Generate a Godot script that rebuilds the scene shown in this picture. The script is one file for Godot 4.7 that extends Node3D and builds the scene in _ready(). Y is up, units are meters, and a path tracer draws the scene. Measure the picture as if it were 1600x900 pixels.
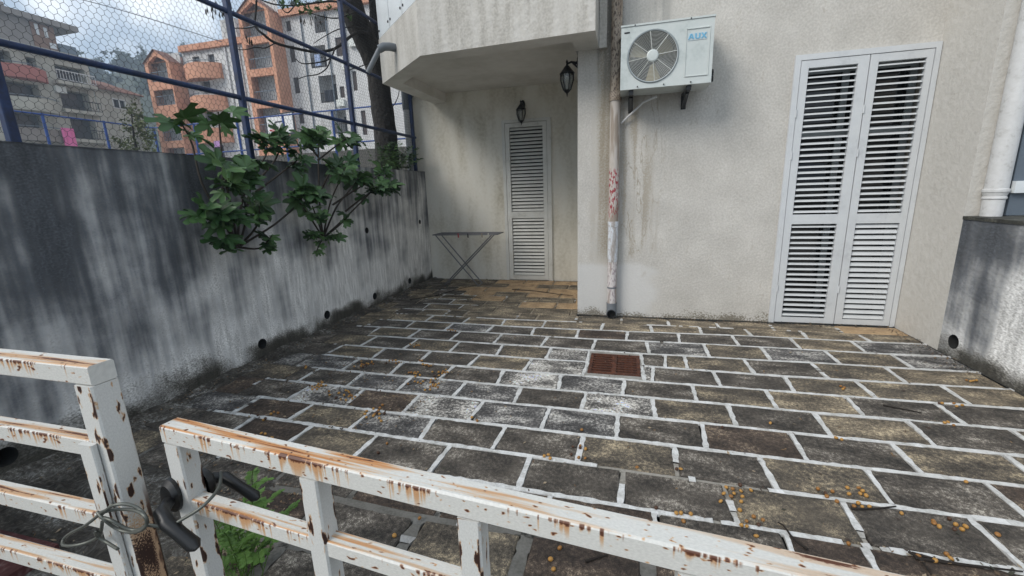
extends Node3D
# A paved courtyard behind a rusty gate: metres, y up, the house wall runs along x.

const EYE := Vector3(0, 1.25, 0)
const FACE_Z := -4.22        # house front
const BACK_Z := -5.82        # wall at the back of the porch
const LEFT_X := -2.79        # face of the retaining wall
const RIGHT_X := 2.235       # return of the house, face of the low wall
const SOFFIT := 2.437

var cam_basis: Basis
var M := {}
var taken := {}
var rng := RandomNumberGenerator.new()

# ------------------------------------------------------------------ mesh builder
class MB:
	var v := PackedVector3Array()
	var n := PackedVector3Array()
	var t := PackedVector2Array()
	var c := PackedColorArray()
	var col := Color(1, 1, 1)
	func vert(p: Vector3, nn: Vector3, uv: Vector2) -> void:
		v.append(p); n.append(nn); t.append(uv); c.append(col)
	# corners anticlockwise seen from outside
	func tri(a: Vector3, b: Vector3, d: Vector3, ua := Vector2.ZERO, ub := Vector2.ZERO, ud := Vector2.ZERO) -> void:
		var nn := (b - a).cross(d - a).normalized()
		vert(a, nn, ua); vert(d, nn, ud); vert(b, nn, ub)
	func quad(a: Vector3, b: Vector3, d: Vector3, e: Vector3, ua := Vector2(0, 1), ub := Vector2(1, 1), ud := Vector2(1, 0), ue := Vector2(0, 0)) -> void:
		var nn := (b - a).cross(e - a)
		if nn.length_squared() < 1e-14: nn = (d - a).cross(e - a)
		nn = nn.normalized()
		vert(a, nn, ua); vert(d, nn, ud); vert(b, nn, ub)
		vert(a, nn, ua); vert(e, nn, ue); vert(d, nn, ud)
	func squad(p: Array, nn: Array, uv: Array) -> void:
		for i in [0, 2, 1, 0, 3, 2]: vert(p[i], nn[i], uv[i])
	func box(o: Vector3, s: Vector3, b := Basis.IDENTITY) -> void:
		var h := s * 0.5
		var q := []
		for i in 8:
			q.append(o + b * Vector3(h.x if i & 1 else -h.x, h.y if i & 2 else -h.y, h.z if i & 4 else -h.z))
		quad(q[4], q[5], q[7], q[6]); quad(q[1], q[0], q[2], q[3])
		quad(q[5], q[1], q[3], q[7]); quad(q[0], q[4], q[6], q[2])
		quad(q[6], q[7], q[3], q[2]); quad(q[0], q[1], q[5], q[4])
	func span(a: Vector3, b: Vector3) -> void:   # box between two corners
		box((a + b) * 0.5, (b - a).abs())
	# square tube from a to b, chamfered; u runs along in metres, v round the section (top, front, bottom, back)
	func bar(a: Vector3, b: Vector3, w: float, h: float, up := Vector3.UP, ch := 0.003, u0 := 0.0) -> void:
		var d := (b - a).normalized()
		var side := d.cross(up).normalized()
		var upn := side.cross(d).normalized()
		var hw := w * 0.5
		var hh := h * 0.5
		var pr := [Vector2(-hw + ch, hh), Vector2(hw - ch, hh), Vector2(hw, hh - ch), Vector2(hw, -hh + ch), Vector2(hw - ch, -hh), Vector2(-hw + ch, -hh), Vector2(-hw, -hh + ch), Vector2(-hw, hh - ch)]
		var vs := [0.0, 0.24, 0.26, 0.49, 0.51, 0.74, 0.76, 0.99, 1.0]
		var L := (b - a).length()
		var seg := maxi(1, int(L / 0.25))
		for i in 8:
			var p0: Vector2 = pr[i]
			var p1: Vector2 = pr[(i + 1) % 8]
			var o0 := side * p0.x + upn * p0.y
			var o1 := side * p1.x + upn * p1.y
			for k in seg:
				var q0 := a.lerp(b, float(k) / seg)
				var q1 := a.lerp(b, float(k + 1) / seg)
				var ua := u0 + L * k / seg
				var ub := u0 + L * (k + 1) / seg
				quad(q0 + o1, q1 + o1, q1 + o0, q0 + o0, Vector2(ua, vs[i + 1]), Vector2(ub, vs[i + 1]), Vector2(ub, vs[i]), Vector2(ua, vs[i]))
		for s in 2:
			var e := a if s == 0 else b
			for i in range(1, 7):
				var A: Vector2 = pr[0]
				var B: Vector2 = pr[i]
				var C: Vector2 = pr[i + 1]
				var pa := e + side * A.x + upn * A.y
				var pb := e + side * B.x + upn * B.y
				var pc := e + side * C.x + upn * C.y
				if s == 0: tri(pa, pb, pc, Vector2(u0, 0.3), Vector2(u0 + 0.02, 0.3), Vector2(u0 + 0.02, 0.4))
				else: tri(pa, pc, pb, Vector2(u0, 0.3), Vector2(u0 + 0.02, 0.3), Vector2(u0 + 0.02, 0.4))
	func tube(pts: Array, rad, sides := 8, caps := true, vscale := 1.0) -> void:
		var m := pts.size()
		var rings := []
		var nrm := []
		var len0 := 0.0
		var lens := []
		var ref := Vector3.UP
		for i in m:
			var d: Vector3 = (pts[mini(i + 1, m - 1)] - pts[maxi(i - 1, 0)]).normalized()
			if i == 0:
				ref = Vector3.UP if absf(d.y) < 0.9 else Vector3.RIGHT
			var s := d.cross(ref).normalized()
			ref = s.cross(d).normalized()
			var r: float = rad[i] if rad is Array else rad
			var ring := []
			var rn := []
			for k in sides:
				var a := TAU * k / sides
				var nn := s * cos(a) + ref * sin(a)
				rn.append(nn); ring.append(pts[i] + nn * r)
			rings.append(ring); nrm.append(rn)
			if i > 0: len0 += pts[i].distance_to(pts[i - 1])
			lens.append(len0)
		for i in m - 1:
			for k in sides:
				var k2 := (k + 1) % sides
				var u0 := float(k) / sides
				var u1 := float(k + 1) / sides
				squad([rings[i][k], rings[i + 1][k], rings[i + 1][k2], rings[i][k2]], [nrm[i][k], nrm[i + 1][k], nrm[i + 1][k2], nrm[i][k2]],
					[Vector2(u0, lens[i] * vscale), Vector2(u0, lens[i + 1] * vscale), Vector2(u1, lens[i + 1] * vscale), Vector2(u1, lens[i] * vscale)])
		if caps:
			for k in sides:
				var k2 := (k + 1) % sides
				tri(pts[0], rings[0][k], rings[0][k2])
				tri(pts[m - 1], rings[m - 1][k2], rings[m - 1][k])
	# thin three-sided wire
	func wire(a: Vector3, b: Vector3, r: float) -> void:
		var d := (b - a).normalized()
		var s := d.cross(Vector3(0.31, 0.77, 0.55)).normalized() * r
		var w := d.cross(s)
		var o := [s, s * -0.5 + w * 0.866, s * -0.5 - w * 0.866]
		for i in 3:
			var p: Vector3 = o[i]
			var q: Vector3 = o[(i + 1) % 3]
			squad([a + q, b + q, b + p, a + p], [q / r, q / r, p / r, p / r], [Vector2.ZERO, Vector2.ZERO, Vector2.ZERO, Vector2.ZERO])
	# profile of [radius, height] from bottom to top round an axis
	func lathe(o: Vector3, prof: Array, sides := 16, b := Basis.IDENTITY) -> void:
		for i in prof.size() - 1:
			var r0: float = prof[i][0]
			var y0: float = prof[i][1]
			var r1: float = prof[i + 1][0]
			var y1: float = prof[i + 1][1]
			var sl := Vector2(y1 - y0, r0 - r1).normalized()
			for k in sides:
				var a0 := TAU * k / sides
				var a1 := TAU * (k + 1) / sides
				var d0 := Vector3(cos(a0), 0, -sin(a0))
				var d1 := Vector3(cos(a1), 0, -sin(a1))
				var n0 := b * (d0 * sl.x + Vector3.UP * sl.y)
				var n1 := b * (d1 * sl.x + Vector3.UP * sl.y)
				squad([o + b * (d0 * r0 + Vector3.UP * y0), o + b * (d1 * r0 + Vector3.UP * y0), o + b * (d1 * r1 + Vector3.UP * y1), o + b * (d0 * r1 + Vector3.UP * y1)],
					[n0, n1, n1, n0], [Vector2(float(k) / sides, y0), Vector2(float(k + 1) / sides, y0), Vector2(float(k + 1) / sides, y1), Vector2(float(k) / sides, y1)])
	# flat wall panel with rectangular openings [u0, v0, u1, v1] and reveals going in by depth
	func panel(o: Vector3, U: Vector3, V: Vector3, w: float, h: float, holes: Array, depth: float) -> void:
		var N := U.cross(V)
		var us := [0.0, w]
		var vs := [0.0, h]
		for q in holes:
			for i in [0, 2]:
				if not us.has(clampf(q[i], 0, w)): us.append(clampf(q[i], 0, w))
			for i in [1, 3]:
				if not vs.has(clampf(q[i], 0, h)): vs.append(clampf(q[i], 0, h))
		us.sort(); vs.sort()
		for i in us.size() - 1:
			for k in vs.size() - 1:
				var mu: float = (us[i] + us[i + 1]) * 0.5
				var mv: float = (vs[k] + vs[k + 1]) * 0.5
				var inside := false
				for q in holes:
					if mu > q[0] and mu < q[2] and mv > q[1] and mv < q[3]: inside = true
				if inside: continue
				var a: Vector3 = o + U * us[i] + V * vs[k]
				var b: Vector3 = o + U * us[i + 1] + V * vs[k]
				var d: Vector3 = o + U * us[i + 1] + V * vs[k + 1]
				var e: Vector3 = o + U * us[i] + V * vs[k + 1]
				quad(a, b, d, e, Vector2(us[i] / w, 1 - vs[k] / h), Vector2(us[i + 1] / w, 1 - vs[k] / h), Vector2(us[i + 1] / w, 1 - vs[k + 1] / h), Vector2(us[i] / w, 1 - vs[k + 1] / h))
		for q in holes:
			var p := [o + U * q[0] + V * q[1], o + U * q[2] + V * q[1], o + U * q[2] + V * q[3], o + U * q[0] + V * q[3]]
			var uv := Vector2(q[0] / w, 1 - q[1] / h)
			for i in 4:
				var j := (i + 1) % 4
				quad(p[j] - N * depth, p[i] - N * depth, p[i], p[j], uv, uv, uv, uv)
	func mesh() -> ArrayMesh:
		var arr := []
		arr.resize(Mesh.ARRAY_MAX)
		arr[Mesh.ARRAY_VERTEX] = v
		arr[Mesh.ARRAY_NORMAL] = n
		arr[Mesh.ARRAY_TEX_UV] = t
		arr[Mesh.ARRAY_COLOR] = c
		var m := ArrayMesh.new()
		m.add_surface_from_arrays(Mesh.PRIMITIVE_TRIANGLES, arr)
		return m

# ------------------------------------------------------------------ scene helpers
func numbered(s: String) -> String:
	if not taken.has(s):
		taken[s] = 0
		return s
	taken[s] += 1
	return "%s_%03d" % [s, taken[s]]

func thing(called: String, label: String, category: String, base := Vector3.ZERO, group := "") -> Node3D:
	var o := Node3D.new()
	o.name = numbered(called)
	add_child(o)
	o.position = base
	tag(o, label, category, group)
	return o

func tag(o: Node, label: String, category: String, group := "") -> void:
	o.set_meta("label", label)
	o.set_meta("category", category)
	if group != "": o.set_meta("group", group)

# mesh drawn in world coordinates, hung below parent
func part(parent: Node, called: String, mb, mat: Material, label := "") -> MeshInstance3D:
	var o := MeshInstance3D.new()
	o.mesh = mb.mesh() if mb is MB else mb
	o.name = numbered(called) if parent == self else called
	o.material_override = mat
	parent.add_child(o, true)
	var off := Vector3.ZERO
	var p: Node = parent
	while p != self and p is Node3D:
		off += (p as Node3D).position
		p = p.get_parent()
	o.position = -off
	if label != "": o.set_meta("label", label)
	return o

func structure(called: String, mb: MB, mat: Material) -> MeshInstance3D:
	var o := part(self, called, mb, mat)
	o.set_meta("kind", "structure")
	return o

# points traced in the photograph, set on the plane on which they stand
func dir_of(px: float, py: float) -> Vector3:
	return cam_basis * Vector3(px - 800, 450 - py, -671.25)
func on_x(px: float, py: float, x: float) -> Vector3:
	var d := dir_of(px, py)
	return EYE + d * (x / d.x)
func on_y(px: float, py: float, y: float) -> Vector3:
	var d := dir_of(px, py)
	return EYE + d * ((y - EYE.y) / d.y)
func on_z(px: float, py: float, z: float) -> Vector3:
	var d := dir_of(px, py)
	return EYE + d * (z / d.z)

# ------------------------------------------------------------------ textures
func noise_bytes(w: int, h: int, freq: float, sd: int, oct := 4, sx := 1, sy := 1, seamless := false) -> PackedByteArray:
	var f := FastNoiseLite.new()
	f.seed = sd
	f.noise_type = FastNoiseLite.TYPE_SIMPLEX_SMOOTH
	f.frequency = freq
	f.fractal_octaves = oct
	var im: Image
	if seamless: im = f.get_seamless_image(w / sx, h / sy, false, false, 0.2, true)
	else: im = f.get_image(w / sx, h / sy, false, false, true)
	im.convert(Image.FORMAT_L8)
	if sx > 1 or sy > 1: im.resize(w, h, Image.INTERPOLATE_CUBIC)
	return im.get_data()

func tex(w: int, h: int, data: PackedByteArray) -> ImageTexture:
	var im := Image.create_from_data(w, h, false, Image.FORMAT_RGB8, data)
	im.generate_mipmaps()
	return ImageTexture.create_from_image(im)

func grey_tex(w: int, h: int, data: PackedByteArray) -> ImageTexture:
	var im := Image.create_from_data(w, h, false, Image.FORMAT_L8, data)
	im.generate_mipmaps()
	return ImageTexture.create_from_image(im)

# seamless mottled colour: stops are [position, colour]
func mottle(sd: int, stops: Array, coarse := 0.012, fine := 0.09, mix := 0.45, size := 384, sx := 1, sy := 1, speck := 0.0, contrast := 1.0) -> ImageTexture:
	var a := noise_bytes(size, size, coarse, sd, 5, sx, sy, true)
	var b := noise_bytes(size, size, fine, sd + 7, 3, 1, 1, true)
	var g := Gradient.new()
	g.offsets = PackedFloat32Array(stops.map(func(s): return s[0]))
	g.colors = PackedColorArray(stops.map(func(s): return s[1]))
	var lut := PackedByteArray()
	for i in 256:
		var k := g.sample(i / 255.0)
		lut.append(int(k.r * 255)); lut.append(int(k.g * 255)); lut.append(int(k.b * 255))
	var out := PackedByteArray()
	out.resize(size * size * 3)
	var wa := 1.0 - mix
	var c := b
	if speck > 0.0: c = noise_bytes(size, size, 0.30, sd + 11, 3, 1, 1, true)
	for i in size * size:
		var q := clampi(int((a[i] * wa + b[i] * mix - 128) * contrast + (c[i] - 128) * speck) + 128, 0, 255) * 3
		var o := i * 3
		out[o] = lut[q]; out[o + 1] = lut[q + 1]; out[o + 2] = lut[q + 2]
	return tex(size, size, out)

func mat(col: Color, rough := 0.8, metal := 0.0) -> StandardMaterial3D:
	var m := StandardMaterial3D.new()
	m.albedo_color = col
	m.roughness = rough
	m.metallic = metal
	return m

func tri_mat(t: Texture2D, scale: float, rough := 0.9, bump: Texture2D = null, bump_cm := 0.3, tint := Color(1, 1, 1)) -> StandardMaterial3D:
	var m := mat(tint, rough)
	m.albedo_texture = t
	m.uv1_triplanar = true
	m.uv1_world_triplanar = true
	m.uv1_scale = Vector3.ONE * scale
	if bump:
		m.heightmap_enabled = true
		m.heightmap_texture = bump
		m.heightmap_scale = bump_cm
	return m

func uv_mat(t: Texture2D, rough := 0.9) -> StandardMaterial3D:
	var m := mat(Color(1, 1, 1), rough)
	m.albedo_texture = t
	return m

func smooth(a: float, b: float, x: float) -> float:
	var k := clampf((x - a) / (b - a), 0.0, 1.0)
	return k * k * (3.0 - 2.0 * k)


func cloud_sky() -> ImageTexture:
	var w := 768
	var h := 384
	var a := noise_bytes(w, h, 0.022, 5, 5)
	var b := noise_bytes(w, h, 0.06, 9, 4)
	var out := PackedByteArray()
	out.resize(w * h * 3)
	for y in h:
		var up := 1.0 - float(y) / (h * 0.5)
		for x in w:
			var i := y * w + x
			var edge := smooth(0.0, 60.0, minf(x, w - 1 - x))
			var q := lerpf(0.5, a[i] / 255.0, edge) * 0.65 + lerpf(0.5, b[i] / 255.0, edge) * 0.35
			var k := smooth(0.36, 0.62, q)
			var c := Color(0.54, 0.60, 0.67).lerp(Color(0.83, 0.85, 0.87), k)
			if up < 0: c = Color(0.34, 0.34, 0.33)
			out[i * 3] = int(c.r * 255); out[i * 3 + 1] = int(c.g * 255); out[i * 3 + 2] = int(c.b * 255)
	return tex(w, h, out)

# black algae running down pale concrete: z from z0 (u = 0) to z1 (u = 1), y from top (v = 0) to the ground
func concrete_stain(w: int, h: int, sd: int, heavy: Callable, lower_band: float, height: float) -> ImageTexture:
	var streak := noise_bytes(w, h, 0.045, sd, 4, 1, 22)
	var broad := noise_bytes(w, h, 0.013, sd + 5, 3, 1, 5)
	var fine := noise_bytes(w, h, 0.12, sd + 1, 3, 1, 9)
	var patch := noise_bytes(w, h, 0.008, sd + 2, 5)
	var grain := noise_bytes(w, h, 0.32, sd + 3, 3)
	var out := PackedByteArray()
	out.resize(w * h * 3)
	for x in w:
		var u := float(x) / w
		var base_dark: float = heavy.call(u)
		for y in h:
			var i := y * w + x
			var vy := float(y) / h
			var g := grain[i] / 255.0 - 0.5
			var d := base_dark + 0.28 - vy * 2.0 + (streak[i] / 255.0 - 0.5) * 1.0 + (broad[i] / 255.0 - 0.5) * 1.2 + (fine[i] / 255.0 - 0.5) * 0.9 + (patch[i] / 255.0 - 0.5) * 1.2 + g * 1.0
			var k := smooth(-1.05, 1.15, d)
			var r := lerpf(0.85, 0.305, k)
			var gg := lerpf(0.85, 0.318, k)
			var b := lerpf(0.845, 0.338, k)
			# moss and soil splashed on the foot of the wall
			var foot := (1.0 - vy) * height
			var m := smooth(lower_band + 0.11, lower_band - 0.06, foot + (patch[i] / 255.0 - 0.5) * 0.26 + g * 0.07)
			r = lerpf(r, 0.19, m * 0.88); gg = lerpf(gg, 0.18, m * 0.88); b = lerpf(b, 0.155, m * 0.88)
			var s := 1.0 + g * 0.5 + (fine[i] / 255.0 - 0.5) * 0.3
			out[i * 3] = clampi(int(r * s * 255), 0, 255)
			out[i * 3 + 1] = clampi(int(gg * s * 255), 0, 255)
			out[i * 3 + 2] = clampi(int(b * s * 255), 0, 255)
	return tex(w, h, out)

# stucco of the house front with its run-off marks, dirt and the repainted patch by the downpipe
func facade_stain(w: int, h: int, x0: float, x1: float, y1: float) -> ImageTexture:
	var streak := noise_bytes(w, h, 0.035, 41, 4, 1, 20)
	var crack := noise_bytes(w, h, 0.03, 42, 4, 1, 5)
	var patch := noise_bytes(w, h, 0.011, 43, 5)
	var grain := noise_bytes(w, h, 0.2, 44, 3)
	var out := PackedByteArray()
	out.resize(w * h * 3)
	for yy in h:
		var y := y1 * (1.0 - float(yy) / h)
		for xx in w:
			var i := yy * w + xx
			var x := lerpf(x0, x1, float(xx) / w)
			var g := grain[i] / 255.0 - 0.5
			var p := patch[i] / 255.0 - 0.5
			var s := streak[i] / 255.0 - 0.5
			var cr := crack[i] / 255.0 - 0.5
			var r := 0.738 + p * 0.07 + g * 0.11
			var gg := 0.724 + p * 0.07 + g * 0.11
			var b := 0.698 + p * 0.07 + g * 0.11
			# water runs below the air conditioner and along the downpipe
			var run := smooth(-0.16, -0.02, x) * smooth(0.42, 0.12, x) * smooth(0.45, 0.75, y + p) * smooth(2.2, 1.9, y)
			var k := run * smooth(-0.02, 0.30, s + g * 0.5) * 0.5
			k = maxf(k, run * smooth(0.035, 0.01, absf(cr)) * 0.45)
			var pipe := smooth(0.13, 0.03, absf(x + 0.215 + p * 0.09)) * smooth(0.42, 0.7, y)
			k = maxf(k, pipe * clampf(0.55 + s * 1.2 + g * 1.2, 0.0, 1.0) * 0.72)
			k = maxf(k, smooth(0.012, 0.0, absf(cr - 0.09)) * smooth(0.05, 0.2, p + 0.1) * 0.22)
			r = lerpf(r, 0.52, k); gg = lerpf(gg, 0.475, k); b = lerpf(b, 0.40, k)
			# grey streaks from the storey above
			var top := smooth(2.25, 2.75, y + s * 0.9) * smooth(0.45, 0.1, x) * smooth(0.0, 0.25, s + g * 0.5 + 0.05)
			r = lerpf(r, 0.45, top * 0.6); gg = lerpf(gg, 0.45, top * 0.6); b = lerpf(b, 0.44, top * 0.6)
			# fresh white paint low on the wall
			var fresh := 0.75 * smooth(0.56, 0.49, y + p * 0.05 + smooth(0.1, 0.3, x) * 0.06) * smooth(0.36, 0.16, x + p * 0.25 + g * 0.1)
			r = lerpf(r, 0.80, fresh); gg = lerpf(gg, 0.798, fresh); b = lerpf(b, 0.79, fresh)
			# soil splashed on the foot
			var foot := smooth(0.055, 0.0, y + p * 0.12 + g * 0.12)
			r = lerpf(r, 0.36, foot * 0.65); gg = lerpf(gg, 0.33, foot * 0.65); b = lerpf(b, 0.27, foot * 0.65)
			out[i * 3] = clampi(int(r * 255), 0, 255)
			out[i * 3 + 1] = clampi(int(gg * 255), 0, 255)
			out[i * 3 + 2] = clampi(int(b * 255), 0, 255)
	return tex(w, h, out)

# white gate paint, 2 m along u; v: top face, front face, bottom, back. Rust eats the upper front edge and runs down
func rust_rail(w: int, h: int, sd: int, much: Callable) -> ImageTexture:
	var col := noise_bytes(w, 1, 0.19, sd, 2)
	var col2 := noise_bytes(w, 1, 0.009, sd + 1, 3)
	var spots := noise_bytes(w, h, 0.07, sd + 2, 2)
	var lng := noise_bytes(w, h, 0.05, sd + 3, 4, 12, 1)
	var grain := noise_bytes(w, h, 0.25, sd + 4, 2)
	var out := PackedByteArray()
	out.resize(w * h * 3)
	for x in w:
		var amount: float = much.call(2.0 * x / w)
		var edge := smooth(0.67 - amount * 0.15, 0.75 - amount * 0.15, col2[x] / 255.0 * 0.55 + col[x] / 255.0 * 0.45 + (col[(x * 3 + 97) % w] / 255.0 - 0.5) * 0.2)
		var dlen := edge * (0.25 + 0.75 * absf(sin(x * 0.113)) * col[x] / 255.0 * 1.6) * (0.35 + amount)
		for y in h:
			var i := y * w + x
			var v := float(y) / h
			var g := grain[i] / 255.0 - 0.5
			var c := Color(0.77, 0.768, 0.75)
			var dark := 0.0
			var stain := 0.0
			var l := lng[i] / 255.0
			if v < 0.25:
				var near := smooth(0.17, 0.25, v)
				stain = smooth(0.47 - amount * 0.10, 0.78, l + near * 0.12 * amount + g * 0.12) * (0.25 + amount * 0.75)
				dark = smooth(0.84 - amount * 0.07, 0.90, l + near * 0.26 * edge * smooth(0.2, 0.25, v) + g * 0.1)
			elif v < 0.5:
				var t := (v - 0.25) * 4.0
				dark = edge * smooth(0.13, 0.05, t - (col[x] / 255.0 - 0.5) * 0.30 + g * 0.1)
				stain = smooth(dlen, dlen * 0.2, t) * edge * 0.75
			var sp := spots[i] / 255.0 + g * 0.08
			dark = maxf(dark, smooth(0.86 - amount * 0.02, 0.88, sp))
			stain = maxf(stain, smooth(0.80, 0.85, sp) * 0.7)
			c = c.lerp(Color(0.68, 0.42, 0.19), clampf(stain, 0, 1) * 0.85)
			c = c.lerp(Color(0.30, 0.155, 0.09), clampf(dark, 0, 1) * 0.95)
			var s := 1.0 + g * 0.10
			out[i * 3] = clampi(int(c.r * s * 255), 0, 255)
			out[i * 3 + 1] = clampi(int(c.g * s * 255), 0, 255)
			out[i * 3 + 2] = clampi(int(c.b * s * 255), 0, 255)
	return tex(w, h, out)

# painted upright: u along its length in metres (1 m), rust along the corners
func rust_post(w: int, h: int, sd: int, eaten := false) -> ImageTexture:
	var spots := noise_bytes(w, h, 0.03, sd, 4, 2, 1)
	var grain := noise_bytes(w, h, 0.25, sd + 1, 2)
	var out := PackedByteArray()
	out.resize(w * h * 3)
	for y in h:
		var v := float(y) / h
		var cor := 0.0
		for q in [0.0, 0.25, 0.5, 0.75, 1.0]: cor = maxf(cor, smooth(0.05, 0.0, absf(v - q)))
		for x in w:
			var i := y * w + x
			var g := grain[i] / 255.0 - 0.5
			var sp := spots[i] / 255.0 + g * 0.08 + cor * 0.17
			var dark := smooth(0.775, 0.80, sp)
			var st := smooth(0.71, 0.78, sp) * 0.6
			if eaten:
				var u := float(x) / w
				var e := smooth(0.315, 0.325, u + g * 0.09) * smooth(0.405, 0.39, u + g * 0.09 + (v - 0.9) * 0.2) * smooth(0.81, 0.83, v + g * 0.06)
				e = maxf(e, smooth(0.20, 0.30, u) * smooth(0.05, 0.02, absf(v - 0.755) + spots[i] / 255.0 * 0.09 - 0.03))
				dark = maxf(dark, e)
				st = maxf(st, smooth(0.25, 0.30, u + g * 0.1) * smooth(0.60, 0.48, u + g * 0.1) * smooth(0.75, 0.77, v) * 0.5)
			var c := Color(0.77, 0.77, 0.757).lerp(Color(0.66, 0.42, 0.2), st).lerp(Color(0.19, 0.10, 0.07), dark)
			var s := 1.0 + g * 0.10
			out[i * 3] = clampi(int(c.r * s * 255), 0, 255)
			out[i * 3 + 1] = clampi(int(c.g * s * 255), 0, 255)
			out[i * 3 + 2] = clampi(int(c.b * s * 255), 0, 255)
	return tex(w, h, out)

# plastic downpipe with flaking red paint on a stretch of it
func pipe_paint(w: int, h: int, sd: int, base: Color, flake: Color, amount: float, v0: float, v1: float) -> ImageTexture:
	var a := noise_bytes(w, h, 0.11, sd, 5, 1, 3)
	var st := noise_bytes(w, h, 0.03, sd + 1, 4, 1, 8)
	var out := PackedByteArray()
	out.resize(w * h * 3)
	for y in h:
		var v := float(y) / h
		var inb := smooth(v0 - 0.03, v0 + 0.03, v) * smooth(v1 + 0.03, v1 - 0.03, v)
		for x in w:
			var i := y * w + x
			var dirt := smooth(0.45, 0.75, st[i] / 255.0)
			var c := base.lerp(Color(0.40, 0.33, 0.26), dirt * 0.45)
			var fl := smooth(0.62 - amount * 0.12, 0.66 - amount * 0.12, a[i] / 255.0) * inb
			c = c.lerp(flake, fl * 0.9)
			out[i * 3] = clampi(int(c.r * 255), 0, 255)
			out[i * 3 + 1] = clampi(int(c.g * 255), 0, 255)
			out[i * 3 + 2] = clampi(int(c.b * 255), 0, 255)
	return tex(w, h, out)

func make_materials() -> void:
	var lump := grey_tex(256, 256, noise_bytes(256, 256, 0.06, 3, 4, 1, 1, true))
	var rubble := grey_tex(256, 256, noise_bytes(256, 256, 0.03, 13, 5, 1, 1, true))
	M.lump = lump
	var white_wall := mottle(21, [[0.0, Color(0.69, 0.675, 0.65)], [0.45, Color(0.745, 0.732, 0.705)], [0.8, Color(0.77, 0.757, 0.735)], [1.0, Color(0.79, 0.78, 0.76)]], 0.02, 0.12, 0.5)
	M.stucco = tri_mat(white_wall, 1.5, 0.95, lump, 0.25)
	var aged := mottle(22, [[0.0, Color(0.64, 0.61, 0.54)], [0.30, Color(0.775, 0.755, 0.70)], [0.55, Color(0.84, 0.825, 0.78)], [1.0, Color(0.87, 0.86, 0.825)]], 0.012, 0.08, 0.3, 384, 1, 4)
	M.aged = tri_mat(aged, 0.6, 0.95, lump, 0.2)
	M.facade = uv_mat(facade_stain(640, 768, -0.455, 2.235, 3.3), 0.95)
	M.facade.heightmap_enabled = true
	M.facade.heightmap_texture = grey_tex(640, 768, noise_bytes(640, 768, 0.15, 77, 3))
	M.facade.heightmap_scale = 0.17
	var par := mottle(23, [[0.0, Color(0.58, 0.565, 0.535)], [0.33, Color(0.695, 0.68, 0.65)], [0.5, Color(0.745, 0.732, 0.705)], [1.0, Color(0.80, 0.79, 0.77)]], 0.02, 0.12, 0.4, 384, 1, 6)
	M.parapet = tri_mat(par, 0.8, 0.95, lump, 0.5)
	M.soffit = tri_mat(mottle(24, [[0.0, Color(0.76, 0.75, 0.72)], [0.6, Color(0.85, 0.84, 0.82)], [1.0, Color(0.88, 0.875, 0.85)]], 0.01, 0.06, 0.3, 256), 0.5, 0.95, lump, 0.2)
	M.retain = uv_mat(concrete_stain(1280, 420, 61, func(u): return lerpf(1.0, 0.22, smooth(0.22, 0.66, u)), 0.07, 1.55), 0.95)
	M.retain.heightmap_enabled = true
	M.retain.heightmap_texture = grey_tex(640, 210, noise_bytes(640, 210, 0.12, 78, 4))
	M.retain.heightmap_scale = 0.25
	M.lowwall = uv_mat(concrete_stain(512, 256, 91, func(u): return -0.45 + 1.75 * smooth(0.15, 0.07, u), 0.05, 0.97), 0.95)
	M.lowwall.heightmap_enabled = true
	M.lowwall.heightmap_texture = M.retain.heightmap_texture
	M.lowwall.heightmap_scale = 0.4
	M.moss_cap = tri_mat(mottle(25, [[0.0, Color(0.13, 0.13, 0.12)], [0.5, Color(0.22, 0.22, 0.20)], [0.75, Color(0.33, 0.33, 0.30)], [1.0, Color(0.5, 0.5, 0.47)]]), 1.4, 0.95, rubble, 0.8)
	M.hole = mat(Color(0.10, 0.10, 0.095), 0.9)
	# paving stones
	var D := [
		[[0.0, Color(0.11, 0.105, 0.10)], [0.45, Color(0.225, 0.215, 0.205)], [0.62, Color(0.285, 0.275, 0.265)], [0.78, Color(0.37, 0.36, 0.35)], [1.0, Color(0.55, 0.55, 0.54)]],
		[[0.0, Color(0.12, 0.12, 0.125)], [0.4, Color(0.22, 0.222, 0.23)], [0.55, Color(0.30, 0.30, 0.31)], [0.66, Color(0.42, 0.425, 0.43)], [1.0, Color(0.66, 0.67, 0.68)]],
		[[0.0, Color(0.12, 0.113, 0.105)], [0.42, Color(0.25, 0.237, 0.218)], [0.6, Color(0.31, 0.292, 0.265)], [0.75, Color(0.42, 0.395, 0.345)], [1.0, Color(0.58, 0.55, 0.48)]],
		[[0.0, Color(0.15, 0.14, 0.125)], [0.4, Color(0.285, 0.268, 0.242)], [0.58, Color(0.35, 0.328, 0.293)], [0.75, Color(0.45, 0.422, 0.37)], [1.0, Color(0.63, 0.60, 0.53)]],
		[[0.0, Color(0.26, 0.22, 0.175)], [0.4, Color(0.46, 0.40, 0.325)], [0.58, Color(0.52, 0.455, 0.37)], [0.75, Color(0.57, 0.505, 0.415)], [1.0, Color(0.68, 0.62, 0.53)]],
		[[0.0, Color(0.14, 0.14, 0.145)], [0.38, Color(0.26, 0.26, 0.265)], [0.5, Color(0.40, 0.40, 0.40)], [0.6, Color(0.55, 0.555, 0.56)], [1.0, Color(0.78, 0.79, 0.80)]],
		[[0.0, Color(0.10, 0.085, 0.075)], [0.45, Color(0.195, 0.17, 0.155)], [0.65, Color(0.25, 0.22, 0.20)], [0.8, Color(0.33, 0.30, 0.27)], [1.0, Color(0.5, 0.46, 0.41)]]]
	M.stone = []
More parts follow.
